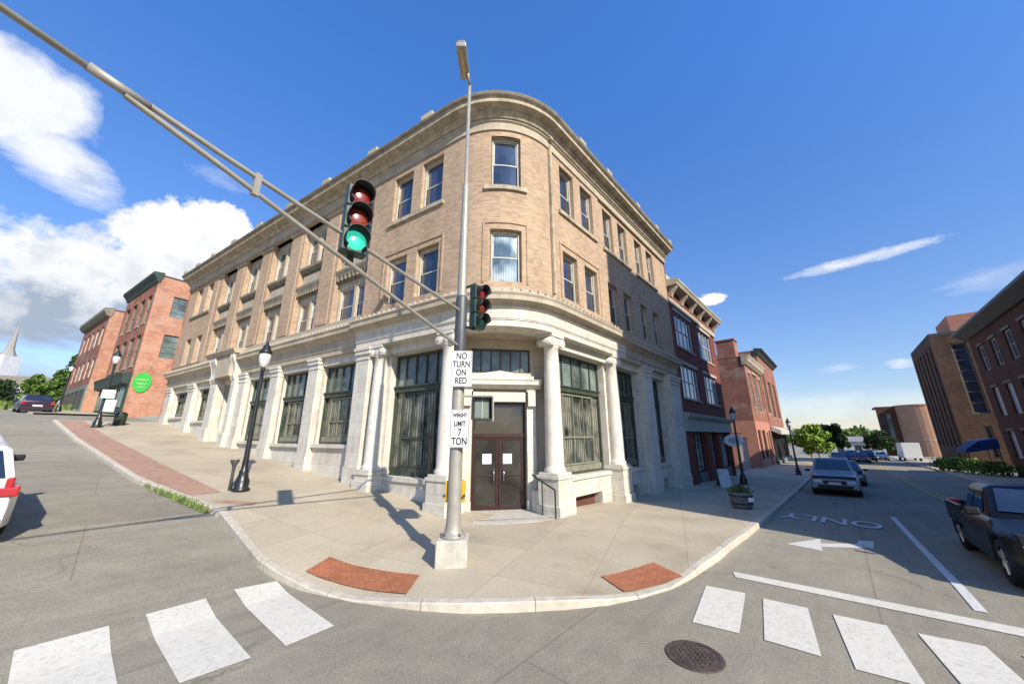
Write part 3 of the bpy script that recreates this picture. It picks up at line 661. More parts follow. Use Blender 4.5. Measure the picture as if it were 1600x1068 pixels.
# left wing: brick piers, recessed window bays with bracketed spandrels
EPL = tl(22.4)
piers = [(7.55, 8.95), (11.1, 12.5), (14.65, 16.05), (18.2, 19.6), (21.75, 22.4)]
for a, b in piers:
    m = MB(); m.box(CF, tl(b), tl(a), -0.6, -0.15, up_z0, up_z1)
    if b-a > 1: m.box(CF, tl(b)+.25, tl(a)-.25, -0.16, -0.11, up_z0+.3, up_z1-.35)
    pr = m.build('brick_pier', 'tan', B)
    m = MB(); m.box(CF, tl(b)-.07, tl(a)+.07, -0.3, -0.07, 11.0, 11.22); m.build('pier_capital', 'stone', pr)
bays = [(4.95, 7.55), (8.95, 11.1), (12.5, 14.65), (16.05, 18.2), (19.6, 21.75)]
for a, b in bays:
    m = MB(); c = MB(); k = MB(); br_ = MB()
    A, Bb = tl(b), tl(a); mid = (A+Bb)/2
    m.wall(CF, A, Bb, up_z0, up_z1, [(A+.12, mid-.09, W2[0]-.1, W2[1]-.25), (mid+.09, Bb-.12, W2[0]-.1, W2[1]-.25), (A+.12, mid-.09, W3[0]+.05, W3[1]-.15), (mid+.09, Bb-.12, W3[0]+.05, W3[1]-.15)], -0.42, 0.15)
    for p, q in ((A+.12, mid-.09), (mid+.09, Bb-.12)):
        window(CF, p, q, W2[0]-.1, W2[1]-.25, -0.47, B); window(CF, p, q, W3[0]+.05, W3[1]-.15, -0.47, B)
    c.sweep(CF, A, Bb, [(-.42, 7.0), (-.36, 7.05), (-.18, 7.3), (-.12, 7.5), (-.12, 7.6), (-.42, 7.66)])
    c.sweep(CF, A, Bb, [(-.42, 8.38), (-.3, 8.4), (-.14, 8.55), (-.14, 8.7), (-.42, 8.76)])
    k.box(CF, A+.15, Bb-.15, -.42, -.34, 7.75, 8.3)
    n = 9
    for i in range(n): x = A+.12+(Bb-A-.24)*i/(n-1); br_.box(CF, x-.05, x+.05, -.40, -.16, 7.08, 7.42)
    sr = m.build('bay_surround', 'stone', B, weld=False); c.build('spandrel_cornice', 'cornice_dark', B); k.build('spandrel_panel', 'stone', sr); br_.build('dentil_row', 'cornice_dark', sr)
ew = [(23.2, 24.2), (25.2, 26.2)]
holes = [(tl(b), tl(a), z[0], z[1]) for a, b in ew for z in (W2, W3)]
m = MB(); m.wall(CF, TEND_L, EPL, up_z0, up_z1, holes, -0.1, 0.35); m.box(CF, EPL-.001, EPL, -.5, -.102, up_z0, up_z1); m.build('end_brick_wall', 'tan', B, weld=False)
for a, b in ew:
    for z in (W2, W3): window(CF, tl(b)+.02, tl(a)-.02, z[0]+.02, z[1]-.02, -0.3, B)
m = MB(); m.box(CF, tl(26.5), tl(22.9), -.1, 0.0, 8.56, 8.72); m.build('sill_course', 'cornice_dark', B)

# --- main cornice
m = MB(); m.sweep(CF, TEND_L-.05, TEND_R+.03, [(-.2, 11.2), (.06, 11.2), (.06, 11.32), (.03, 11.34), (.03, 11.55), (.1, 11.6), (.1, 11.66), (-.2, 11.66)]); m.build('frieze_band', 'stone', B)
m = MB(); m.sweep(CF, TEND_L-.1, TEND_R+.08, [(-.2, 11.66), (.16, 11.67), (.2, 11.74), (.27, 11.8), (.3, 11.8), (.3, 11.86), (.26, 11.88), (.36, 11.93), (.53, 11.97), (.56, 11.97), (.56, 12.12), (.6, 12.14)]); m.build('cornice', 'cornice', B)
m = MB(); m.sweep(CF, TEND_L-.1, TEND_R+.08, [(.5, 12.14), (.6, 12.141), (.66, 12.2), (.69, 12.28), (.69, 12.32), (-.4, 12.42)]); m.build('gutter', 'cornice_dark', B)
m = MB(); m.sweep(CF, TEND_L+.4, TEND_R-.4, [(-.4, 12.35), (-.4, 12.75), (-.7, 12.75), (-.7, 12.35)])
x = TEND_L+1.0
while x < TEND_R-1.0:
    m.box(CF, x, x+.55, -.38, -.1, 12.3, 12.6) if (x < tl(5) or x > tr(4)) else None; x += 3.55
m.build('parapet', 'cornice', B)
for s_ in (1.2, 4.6, 8.25, 11.8, 15.35, 18.9, 22.2, 25, 27.4):
    m = MB(); m.box(CF, tl(s_)-.3, tl(s_)+.3, .42, .66, 12.3, 12.6); m.build('roof_block', 'cornice', B)
for s_ in (1.5, 4.0, 7.4, 10.2, 12.5):
    m = MB(); m.box(CF, tr(s_)-.25, tr(s_)+.25, .42, .66, 12.3, 12.55); m.build('roof_block', 'cornice', B)
lend = CF.pt(TEND_L, 0, 0); rend = CF.pt(TEND_R, 0, 0)
back = [rend + uL*13, lend + uR*9]
path = [CF.pt(t_, -.25, 0) for t_ in [TEND_L]+CF.brk(-5, 5)+[TEND_R]]
m = MB(); m.prism([(p.x, p.y) for p in path] + [(back[0].x, back[0].y), (back[1].x, back[1].y)], 12.3, 12.38); m.build('roof', 'roof', B)
m = MB()
pts = [CF.pt(TEND_R, -.02, 0), back[0], back[1], CF.pt(TEND_L, -.02, 0)]
for a, b in zip(pts, pts[1:]): m.face([(a.x, a.y, -3.6), (b.x, b.y, -3.6), (b.x, b.y, 12.3), (a.x, a.y, 12.3)])
m.build('side_wall', 'redbrick2', B)

# --- first-floor entablature
EP_L, EP_R = tl(5.0), tr(5.25)
def entab(a, b, d, nm, frz):
    m = MB(); m.sweep(CF, a, b, [(-.75, 3.42), (.05+d, 3.42), (.05+d, 3.62), (.08+d, 3.63), (.08+d, 3.66), (.10+d, 3.67), (.10+d, 4.0), (.16+d, 4.05), (-.2, 4.05)]); m.build('architrave', frz, B)
    m = MB(); m.sweep(CF, a, b, [(-.2, 4.05), (.18+d, 4.05), (.22+d, 4.14), (.36+d, 4.2), (.42+d, 4.2), (.42+d, 4.34), (.47+d, 4.42), (.47+d, 4.45)]); 
    m.sweep(CF, a, b, [(.47+d, 4.45), (.3+d, 4.56), (0.03, 4.76)], caps=False)
    m.build(nm, 'stone', B)
    m = MB(); x = a+.1
    while x < b-.1: m.box(CF, x, x+.09, .03, .34+d, 4.52, 4.64); x += .28
    m.build('cresting', 'stone', B)
entab(EP_L, EP_R, 0.0, 'belt_cornice', 'granite')
entab(TEND_L, EP_L-.002, -.16, 'belt_cornice', 'stone')
entab(EP_R+.002, TEND_R, -.16, 'belt_cornice', 'stone')
m = MB(); m.box(CF, TEND_L, TEND_R, -.3, -.1, 4.4, 4.98); m.build('base_course', 'stone', B)

# --- first-floor wall: shop windows
SILL = -1.35; HEAD = 3.05
def bigwindow(a0, a1, z0, o, zt=1.7, fm='green', pm='glass_shop', inner='palegreen'):
    """storefront bay: transom lights above, tall glazed frame below"""
    m = MB(); bars(m, CF, a0, a1, z0, HEAD, o, .09, .1)
    m.box(CF, a0+.09, a1-.09, o-.1, o+.05, zt-.09, zt+.09)
    m.box(CF, a0+.04, a1-.04, o-.02, o+.1, zt+.09, zt+.14)
    n = 5
    for i in range(1, n): x = a0+(a1-a0)*i/n; m.box(CF, x-.022, x+.022, o-.08, o-.01, zt+.09, HEAD-.09)
    f = m.build('shop_window', fm, B)
    g = MB(); g.face([CF.pt(a0+.09, o-.07, zt), CF.pt(a1-.09, o-.07, zt), CF.pt(a1-.09, o-.07, HEAD), CF.pt(a0+.09, o-.07, HEAD)]); g.build('transom_pane', 'glass_trans', f)
    g = MB(); g.face([CF.pt(a0+.09, o-.09, z0), CF.pt(a1-.09, o-.09, z0), CF.pt(a1-.09, o-.09, zt), CF.pt(a0+.09, o-.09, zt)], [(a0, z0), (a1, z0), (a1, zt), (a0, zt)]); g.build('pane', pm, f)
    g = MB(); w_ = a1-a0
    bars(g, CF, a0+w_*.18, a1-w_*.18, z0+.32, zt-.14, o-.02, .06, .06)
    zz_ = z0+.32+(zt-.14-z0-.32)*.38
    g.box(CF, a0+w_*.18+.06, a1-w_*.18-.06, o-.075, o-.025, zz_-.03, zz_+.03)
    for i in (1, 2): x = a0+w_*.18+w_*.64*i/3; g.box(CF, x-.016, x+.016, o-.072, o-.028, z0+.38, zt-.2)
    g.box(CF, a0+.1, a1-.1, o-.08, o-.03, z0+.09, z0+.3)
    g.build('inner_frame', inner, f)
    return f
o_g = -0.72
opens = [(-3.25, -.75)]
lw = [(tl(3.3), tl(.75), SILL), ]
for a, b, z in ((tl(3.35), tl(.7), SILL), (tr(.5), tr(3.95), SILL), (tr(4.9), tr(7.45), SILL-.05), (tr(8.75), tr(11.0), SILL-.05)):
    bigwindow(a, b, z, o_g, inner='palegreen' if b > 2.5 else 'green')
lbays = [(5.0, 7.85, -.3), (8.6, 11.4, -.3), (12.15, 14.95, -.2), (20.0, 22.2, 1.0), (23.7, 26.6, 1.35)]
for i, (a, b, z) in enumerate(lbays): bigwindow(tl(b), tl(a), z, -.58, 1.75 if i < 3 else 2.55)
holesL = [(tl(b), tl(a), z, HEAD) for a, b, z in lbays] + [(tl(18.2), tl(16.1), -1.2, 3.0)]
m = MB(); m.wall(CF, TEND_L, tl(4.95), -2.4, 3.5, holesL, -.35, .3); m.build('stone_wall', 'granite', B, weld=False); m = MB()
m.wall(CF, tl(4.95), tl(.45), -2.7, 3.5, [(tl(3.35), tl(.7), SILL, HEAD)], -.45, .4); m.build('stone_wall', 'granite', B, weld=False); m = MB()
m.wall(CF, tr(.1), TEND_R, -3.6, 3.5, [(tr(.5), tr(3.95), SILL, HEAD), (tr(4.9), tr(7.45), SILL-.05, HEAD), (tr(8.75), tr(11.0), SILL-.05, HEAD), (tr(1.3), tr(3.2), -2.85, -2.05), (tr(5.3), tr(6.6), -3.1, -2.1), (tr(9.3), tr(10.5), -3.2, -2.15)], -.45, .4)
m.build('stone_wall', 'granite', B, weld=False)
m = MB()
for a, b in ((1.3, 3.2), (5.3, 6.6), (9.3, 10.5)): m.box(CF, tr(a), tr(b), -.9, -.8, -3.3, -2.0)
m.build('basement_grille', 'void', B)
m = MB()
for a, b, z in ((tl(3.35), tl(.7), SILL), (tr(.5), tr(3.95), SILL), (tr(4.9), tr(7.45), SILL-.05), (tr(8.75), tr(11.0), SILL-.05)): m.box(CF, a-.05, b+.05, -.6, -.38, z-.14, z-.002)
for a, b, z in lbays: m.box(CF, tl(b), tl(a), -.6, -.22, z-.14, z-.002)
m.build('sill_course', 'granite', B)
# lintel blocks above the shop windows
m = MB(); m.box(CF, TEND_L+.01, tl(.45), -.449, -.3, HEAD+.02, 3.42); m.box(CF, tr(.1), TEND_R-.01, -.449, -.3, HEAD+.02, 3.42); m.build('lintel', 'granite', B)
# rusticated end bay and square piers
def pier(a, b, z0, z1, o=0.0, mat='granite', nm='pilaster'):
    m = MB(); m.box(CF, a, b, -.45, o, z0+.62, z1-.28)
    m.box(CF, a-.03, b+.03, -.45, o+.05, z0-.6, z0+.5); m.box(CF, a-.03, b+.03, -.45, o+.04, z0+.5, z0+.62)
    m.box(CF, a-.03, b+.03, -.45, o+.035, z1-.5, z1-.44); m.box(CF, a-.05, b+.05, -.45, o+.06, z1-.28, z1-.12); m.box(CF, a-.09, b+.09, -.45, o+.1, z1-.12, z1)
    return m.build(nm, mat, B, bevel=.008)
def gz_t(t_, o=0.2): p = CF.pt(t_, o, 0); return walkz(p.x, p.y)
pier(tl(4.95), tl(4.15), gz_t(tl(4.6)), 3.42)
for a, b in ((7.85, 8.6), (11.4, 12.15), (14.95, 15.7), (22.4, 23.4), (26.75, 27.75)): pier(tl(b), tl(a), gz_t(tl((a+b)/2)), 3.42, -.1)
pier(tr(7.55), tr(8.6), gz_t(tr(8)), 3.42, -.08); pier(tr(11.15), tr(12.9)-.0, gz_t(tr(12)), 3.42, -.02)
# side entrance with consoles and hood
for a, b in ((15.72, 16.2), (18.2, 19.1)):
    z0 = gz_t(tl((a+b)/2)); m = MB(); m.box(CF, tl(b), tl(a), -.45, .1, z0-.4, 3.1); m.box(CF, tl(b)-.06, tl(a)+.06, -.45, .18, z0-.4, z0+.7)
    m.sweep(CF, tl(b)+.05, tl(a)-.05, [(-.3, 3.1), (.12, 3.1), (.2, 3.3), (.16, 3.6), (.24, 4.0), (.38, 4.35), (.38, 4.6), (-.3, 4.6)])
    m.build('console', 'granite', B, bevel=.02)
m = MB(); m.sweep(CF, tl(19.5), tl(15.6), [(-.3, 4.6), (.42, 4.6), (.47, 4.7), (.55, 4.8), (.55, 4.86), (-.3, 4.95)]); m.box(CF, tl(18.15), tl(16.25), -.4, .3, 3.35, 4.58); m.build('door_hood', 'stone', B)
m = MB(); m.box(CF, tl(18.2), tl(16.1), -1.0, -.9, -1.3, 3.1); m.build('side_door', 'maroon', B)
for zt_ in (1.4,):
    g = MB(); g.face([CF.pt(tl(17.9), -.89, zt_), CF.pt(tl(16.4), -.89, zt_), CF.pt(tl(16.4), -.89, 2.8), CF.pt(tl(17.9), -.89, 2.8)]); g.build('door_light', 'glass', B)
# ionic columns
def column(t_, z0):
    c = CF.pt(t_, -.29, 0); n = (CF.pt(t_, 1, 0)-CF.pt(t_, 0, 0)).normalized(); u = Vector((-n.y, n.x, 0)); F = Fr(c, u, n)
    m = MB(); prof = [(.345, -1.12), (.355, -1.02), (.31, -.98), (.30, -.9)]
    for i in range(9): k = i/8; prof.append((.30-.055*k**1.6, -.9+k*(2.95+.9)))
    prof += [(.27, 2.97), (.27, 3.0), (.25, 3.02)]
    m.lathe([(r, z) for r, z in prof], (c.x, c.y, 0), 28, caps=False)
    sh = m.build('column', 'column_stone', B, weld=True)
    m = MB(); m.box(F, -.4, .4, -.4, .4, z0-.6, -1.3); m.box(F, -.44, .44, -.44, .44, -1.3, -1.2); m.box(F, -.38, .38, -.38, .38, -1.2, -1.12); m.box(F, -.44, .44, -.44, .46, z0-.6, z0+.28)
    m.box(F, -.3, .3, -.75, -.4, z0-.6, -1.7)
    m.build('pedestal', 'granite', sh, bevel=.01)
    m = MB(); m.box(F, -.36, .36, -.33, .33, 3.32, 3.42)
    for e in (-1, 1):
        # scroll: a bolster with a spiral face
        a = F.pt(e*.29, .30, 3.16); b = F.pt(e*.29, -.30, 3.16); m.tube(a, b, .155, n=16)
        for r, d in ((.12, .012), (.08, .024), (.04, .04)): m.tube(F.pt(e*.29, .30, 3.16), F.pt(e*.29, .30+d, 3.16), r, r*.9, n=14)
    m.box(F, -.3, .3, -.28, .28, 3.16, 3.32)
    m.lathe([(.25, 3.0), (.31, 3.08), (.3, 3.18)], (c.x, c.y, 0), 20, caps=False)
    m.build('capital', 'column_stone', sh)
zc = -2.4
for t_ in (tl(3.75), tl(.2), tr(-.1), tr(4.35)): column(t_, gz_t(t_, -.3))
# --- recessed entrance
ch = (TR-TL).normalized(); bis = Vector((-ch.y, ch.x, 0)); cm_ = (TL+TR)/2
D0 = cm_ + bis*1.02; FD = Fr(D0, ch, -bis)      # door wall frame, s=0 middle
s_c = -.02
zf = -2.33
dw = 0.93
m = MB()
m.wall(FD, -1.55, 1.6, -2.6, 3.45, [(-dw+s_c, dw+s_c, zf-.001, 1.15), (-1.05, 1.1, 2.2, 3.08)], 0, .25)
pa = FD.pt(-1.55, 0, 0); pb = CF.pt(tl(.45), -.45, 0); pc_ = FD.pt(1.6, 0, 0); pd = CF.pt(tr(.1), -.45, 0)
m.face([(pb.x, pb.y, -2.6), (pa.x, pa.y, -2.6), (pa.x, pa.y, 3.45), (pb.x, pb.y, 3.45)]); m.face([(pc_.x, pc_.y, -2.6), (pd.x, pd.y, -2.6), (pd.x, pd.y, 3.45), (pc_.x, pc_.y, 3.45)])
m.build('entrance_wall', 'stone', B, weld=False)
m = MB(); poly = [CF.pt(x, -.3, 0) for x in [tl(.4)]+CF.brk(-5, 5)+[tr(.1)]] + [FD.pt(1.6, -.1, 0), FD.pt(-1.55, -.1, 0)]
m.face([(p.x, p.y, 3.43) for p in poly][::-1]); m.build('porch_ceiling', 'stone', B)
m = MB(); m.box(FD, -1.5, 1.55, 0, .08, 3.09, 3.43); m.build('porch_lintel', 'stone', B)
# landing
m = MB(); poly = [CF.pt(x, .12, 0) for x in [tl(-.35)]+CF.brk(-1.85, 1.85)+[tr(-.55)]] + [FD.pt(1.5, -.1, 0), FD.pt(-1.5, -.1, 0)]
poly2 = [(p.x, p.y) for p in poly]; m.prism(poly2, -2.7, zf); m.build('landing', 'concrete', B)
# door surround
m = MB()
for a, b in ((-dw-.34+s_c, -dw+s_c-.02), (dw+s_c+.02, dw+.34+s_c)):
    m.box(FD, a, b, .001, .12, zf+.3, 1.0); m.box(FD, a-.03, b+.03, .001, .16, zf, zf+.3); m.box(FD, a+.03, b-.03, .12, .26, 1.0, 1.5); m.box(FD, a-.01, b+.01, .001, .2, 1.5, 1.6)
m.box(FD, -dw+s_c, dw+s_c, .001, .1, 1.16, 1.5)
m.sweep(FD, -dw-.5+s_c, dw+.5+s_c, [(0, 1.6), (.22, 1.6), (.3, 1.68), (.42, 1.72), (.42, 1.84), (.46, 1.9), (0, 1.94)])
m.build('door_surround', 'granite', B, bevel=.006)
m = MB()
ped = [(-1.2, 1.94), (1.2, 1.94), (1.2, 2.05), (0.0, 2.24), (-1.2, 2.05)]
for o_, rev in ((.2, False),): m.face([FD.pt(s_c+a, o_, z) for a, z in ped])
for (a, z), (b, y) in zip(ped, ped[1:]+ped[:1]): m.face([FD.pt(s_c+a, 0, z), FD.pt(s_c+b, 0, y), FD.pt(s_c+b, .2, y), FD.pt(s_c+a, .2, z)])
m.build('pediment', 'granite', B)
window(FD, -1.05, 1.1, 2.2, 3.08, -.1, B, fm='darkframe', gm='glass_trans', sash=False, div=(.17, .34, .5, .67, .84), w=.05)
# doors
zt = 0.02
m = MB(); bars(m, FD, -dw+s_c, dw+s_c, zf, 1.14, -.1, .07, .1); m.box(FD, -dw+s_c+.07, dw+s_c-.07, -.2, -.08, zt-.06, zt+.06); fr = m.build('double_door', 'maroon', B)
m = MB(); m.face([FD.pt(-dw+s_c+.07, -.16, zt+.06), FD.pt(dw+s_c-.07, -.16, zt+.06), FD.pt(dw+s_c-.07, -.16, 1.07), FD.pt(-dw+s_c+.07, -.16, 1.07)]); m.build('transom_pane', 'glass_door', fr)
for e in (-1, 1):
    a, b = (s_c-dw+.075, s_c-.008) if e < 0 else (s_c+.008, s_c+dw-.075)
    m = MB(); bars(m, FD, a, b, zf+.03, zt-.065, -.12, .075, .06); m.box(FD, a+.075, b-.075, -.17, -.13, -1.3, -1.25); lf = m.build('door_leaf', 'maroon', fr, bevel=.004)
    xx_ = b-.16 if e < 0 else a+.16
    m = MB(); m.tube(FD.pt(xx_, -.04, -1.45), FD.pt(xx_, -.04, -1.05), .014); m.tube(FD.pt(xx_, -.12, -1.42), FD.pt(xx_, -.04, -1.42), .01); m.tube(FD.pt(xx_, -.12, -1.08), FD.pt(xx_, -.04, -1.08), .01); m.build('handle', 'chrome', fr)
    m = MB(); m.face([FD.pt(a+.07, -.15, zf+.1), FD.pt(b-.07, -.15, zf+.1), FD.pt(b-.07, -.15, zt-.13), FD.pt(a+.07, -.15, zt-.13)]); m.build('door_pane', 'glass_door', fr)
    x = (-.30 if e < 0 else .40)+s_c-.1; m = MB(); m.box(FD, x-.15, x+.15, -.148, -.14, -.9, -.58); m.build('paper_notice', 'paper', fr)
# handrail at the landing
hr = thing('handrail', 'thin dark metal handrail beside the entrance column', 'handrail', (1.2, 11.6, -2.4))
m = MB(); a = Vector((.64, 12.02, -1.21)); b = Vector((1.27, 11.2, -1.56)); g0 = (b.x, b.y, -2.40)
m.tube(a, b, .025); m.tube(b, g0, .025); c9 = a.lerp(b, .45); m.tube(c9, (c9.x, c9.y, -2.34), .02); m.build('rail', 'blackmetal', hr, weld=False)
m = MB(); c = CF.pt(tl(.72), -.1, 0); m.tube((c.x, c.y, -2.2), (c.x, c.y, -.2), .045); m.tube((c.x, c.y, -2.2), (c.x-.12, c.y-.25, -2.32), .05, .07); m.build('drain_pipe', 'blackmetal', B, weld=False)
# tall dark planter or bin against the wall, left of the entrance
p = CF.pt(tl(.95), -.1, 0)

# ------------------------------------------------------------------ neighbours on the right
def simple_window(F, a0, a1, z0, z1, o, parent, fm, gm='glass', mull=(.5,), rail=(.5,), sill=True, lintel=None, sm='stone'):
    f = window(F, a0, a1, z0, z1, o, parent, fm, gm, sash=False, div=mull, zdiv=rail, sill=(.08, o+.16, .12) if sill else None, sillmat=sm, w=.06)
    if lintel: k = MB(); k.box(F, a0-.12, a1+.12, o-.02, o+.14, z1+.001, z1+.22); k.build('lintel', lintel, f)
    return f
# dark red shop building
b2 = thing('brick_shop_building', 'dark red brick three-storey shop building with bracketed white cornice next to the tan corner building', 'building', FR.pt(18.9, -4, -3.2))
W3b = [(13.9, 17.6), (19.4, 23.0)]
holes = [(a, b, z0, z1) for a, b in W3b for z0, z1 in ((2.35, 4.55), (5.75, 8.15))]
A0, A1 = 12.93, 24.7
m = MB(); m.wall(FR, A0, A1, 1.3, 8.45, holes, -.12, .2); m.build('brick_wall', 'darkbrick', b2, weld=False)
for a, b in W3b:
    for z0, z1 in ((2.35, 4.55), (5.75, 8.15)):
        simple_window(FR, a, b, z0, z1, -.2, b2, 'shutter', 'glass', mull=(.25, .5, .75), rail=(.5,), lintel='stone')
m = MB(); m.box(FR, A0, A1, -.3, .0, 8.45, 8.85); m.build('frieze', 'stone', b2)
m = MB(); m.box(FR, A0, A1, -.3, -.05, 8.85, 9.6); m.build('frieze_panel', 'darkbrick', b2)
m = MB(); m.sweep(FR, A0-.05, A1+.15, [(-.3, 9.55), (.55, 9.6), (.62, 9.75), (.7, 9.85), (.7, 9.95), (-.3, 10.1)]); m.box(FR, A0, A1, -.4, -.1, 10.0, 10.6); m.build('cornice', 'stone', b2)
n = 6
for i in range(n):
    x = A0+.2+(A1-A0-.8)*i/(n-1); m = MB(); m.sweep(FR, x, x+.3, [(-.06, 8.9), (.1, 8.9), (.2, 9.15), (.45, 9.45), (.5, 9.58), (-.06, 9.58)]); m.build('bracket', 'stone', b2)
m = MB(); a, b = FR.pt(A0, -.12, 0), FR.pt(A1, -.12, 0); c, d = FR.pt(A1, -14, 0), FR.pt(A0, -14, 0)
for p, q in ((b, c), (c, d)): m.face([(p.x, p.y, -4), (q.x, q.y, -4), (q.x, q.y, 10.3), (p.x, p.y, 10.3)])
m.build('side_wall', 'mixbrick', b2)
m = MB(); m.prism([(a.x, a.y), (b.x, b.y), (c.x, c.y), (d.x, d.y)], 10.2, 10.3); m.build('roof', 'roof', b2)
m = MB(); m.box(FR, A0+.02, A1, -.3, .12, .25, 1.0); m.sweep(FR, A0, A1+.05, [(-.2, 1.0), (.2, 1.0), (.32, 1.15), (.36, 1.3), (-.12, 1.42)]); m.build('shop_fascia', 'shopgreen', b2)
m = MB()
for a, b in ((12.95, 14.4), (17.3, 18.3), (20.4, 20.9), (24.2, 24.7)): m.box(FR, a, b, -.5, -.02, -4, .25)
m.box(FR, 14.4, 17.3, -.9, -.8, -4, .25); m.build('shopfront_wall', 'darkbrick', b2)
for a, b, z in ((14.4, 15.7, -3.2), (15.75, 17.3, -2.3), (18.3, 20.4, -2.4), (20.9, 24.2, -2.4)):
    f = window(FR, a, b, z, .24, -.35, b2, 'black', 'shopwares', sash=False, div=(.5,), zdiv=(.78,), w=.08)
m = MB(); m.box(FR, 15.7, 17.3, -.5, -.2, -4, -2.3); m.box(FR, 18.3, 20.4, -.5, -.2, -4, -2.4); m.box(FR, 20.9, 24.2, -.5, -.2, -4, -2.4); m.build('stall_riser', 'greygreen', b2)
# hanging oval sign
os_ = thing('oval_shop_sign', 'white oval sign hanging on a bracket from the dark red shop front', 'sign', FR.pt(20.2, .3, .35))
c = FR.pt(20.2, 1.0, -.35); m = MB()
N_ = 28; E1 = [c + nR*(.62*math.cos(2*math.pi*i/N_)) + Vector((0, 0, .42*math.sin(2*math.pi*i/N_))) for i in range(N_)]
dv = uR*.03
m.face([p-dv for p in E1]); m.face([p+dv for p in E1][::-1])
for i in range(N_): j = (i+1) % N_; m.face([E1[i]-dv, E1[i]+dv, E1[j]+dv, E1[j]-dv])
MAT['ovalwhite'] = plain('bright white sign board', (0.9, 0.88, 0.9), 0.4, var=.03)
m.build('sign_board', 'ovalwhite', os_)
E2 = [c + nR*(.36*math.cos(2*math.pi*i/N_)) + Vector((0, 0, .2*math.sin(2*math.pi*i/N_))) - dv*1.2 for i in range(N_)]
m = MB(); m.face(E2); m.build('sign_emblem', 'shutter', os_)
m = MB(); m.tube(FR.pt(20.2, -.1, .15), FR.pt(20.2, 1.6, .15), .025); m.tube(FR.pt(20.2, .6, .15), FR.pt(20.2, .6, -.05), .012); m.tube(FR.pt(20.2, 1.4, .15), FR.pt(20.2, 1.4, -.05), .012); m.build('sign_bracket', 'blackmetal', os_, weld=False)

# salmon-fronted brick building beyond a gap
b3 = thing('salmon_brick_building', 'mottled red brick two-storey building with salmon painted ground floor beyond the dark red shop', 'building', FR.pt(43, -4, -3.5))
S0, S1, H3 = 37.5, 49.0, 8.9
side = Fr(FR.pt(S0, 0, 0), nR, -uR)      # wall facing the camera: s = 0 at the street corner, negative inward
m = MB(); m.wall(side, -14, 0, 1.6, H3, [(-9, -7.6, 4, 6.5)], 0, .2); m.build('side_wall', 'mixbrick', b3, weld=False)
m = MB(); m.wall(side, -14, 0, -5, 1.6, [(-1.9, -1.0, -4, -.2), (-4.2, -3.0, -2.5, .2)], .04, .3); m.build('painted_side_wall', 'salmon', b3, weld=False)
simple_window(side, -4.2, -3.0, -2.5, .2, -.1, b3, 'darkframe'); simple_window(side, -9, -7.6, 4, 6.5, -.1, b3, 'offwhite')
m = MB(); m.box(side, -1.9, -1.0, -.2, -.1, -4.3, -.2); m.build('side_door', 'offwhite', b3)
holes = [(39, 40.6, 3.2, 7.2), (42, 44.6, 2.8, 7.4), (46, 47.6, 3.2, 7.2)]
m = MB(); m.wall(FR, S0, S1, 1.6, H3, holes, 0, .25); m.build('brick_wall', 'redbrick2', b3, weld=False)
for h in holes: simple_window(FR, *h, -.1, b3, 'offwhite', mull=(.5,), rail=(.35, .7), lintel='stone')
m = MB(); m.sweep(FR, S0-.1, S1+.1, [(-.2, 7.9), (.15, 7.95), (.45, 8.3), (.5, 8.6), (.65, 8.9), (.65, 9.0), (-.2, 9.2)]); m.build('cornice', 'cornice', b3)
m = MB(); m.wall(FR, S0, S1, -5, 1.6, [(38.5, 40.5, -2.6, .6), (41.5, 44, -2.6, .6), (45, 46.2, -3.6, .4), (46.8, 48.5, -2.6, .6)], .03, .25); m.build('shopfront_wall', 'salmon', b3, weld=False)
for h in ((38.5, 40.5, -2.6, .6), (41.5, 44, -2.6, .6), (45, 46.2, -3.9, .4), (46.8, 48.5, -2.6, .6)): simple_window(FR, *h, -.1, b3, 'darkframe', sill=False)
p = [FR.pt(S0, -.05, 0), FR.pt(S1, -.05, 0), FR.pt(S1, -14, 0), FR.pt(S0, -14, 0)]
m = MB(); m.prism([(q.x, q.y) for q in p], 8.8, 8.92); m.build('roof', 'roof', b3)
m = MB(); m.box(side, -2.6, -.7, -2.2, -.3, 8.8, 11.1); m.box(side, -2.7, -.6, -2.3, -.2, 11.1, 11.25); m.build('chimney', 'redbrick2', b3)
# tall end building with dark shopfront
b4 = thing('end_brick_building', 'tall red brick building with dark cornice and black shopfront ending the right-hand row', 'building', FR.pt(58, -4, -4))
S0, S1, H4 = 49.02, 66, 11.6
holes = [(50.5, 53, 3.0, 9.4), (55.5, 58.5, 2.6, 8.0), (61, 63.5, 2.6, 8.0)]
m = MB(); m.wall(FR, S0, S1, 1.0, H4, holes, 0.05, .3); m.build('brick_wall', 'redbrick2', b4, weld=False)
for h in holes: simple_window(FR, *h, -.1, b4, 'palegreen', mull=(.33, .66), rail=(.3, .6))
m = MB(); m.sweep(FR, S0-.1, S1+.1, [(-.2, 11.0), (.2, 11.0), (.5, 11.4), (.8, 11.6), (.8, 11.8), (-.2, 12.0)]); m.build('cornice', 'darkgreen_p', b4)
m = MB(); m.box(FR, S0, S1, -.4, .1, -5.5, 1.0); m.build('shopfront', 'black', b4)
m = MB(); m.sweep(FR, S0+.1, S1-.2, [(.11, .6), (1.1, .1), (1.15, .2), (1.1, .7), (.11, 1.2)]); m.build('shop_fascia', 'offwhite', b4)
for i in range(6):
    a = S0+.8+i*2.6; f = window(FR, a, a+2.0, -3.0, .3, .16, b4, 'darkframe', 'glass', sash=False, div=(.5,), zdiv=(.75,), w=.08)
m = MB(); m.box(FR, S0, S1, .1, .35, -5.5, -3.2); m.build('stall_riser', 'greygreen', b4)
p = [FR.pt(S0, 0, 0), FR.pt(S1, 0, 0), FR.pt(S1, -14, 0), FR.pt(S0, -14, 0)]
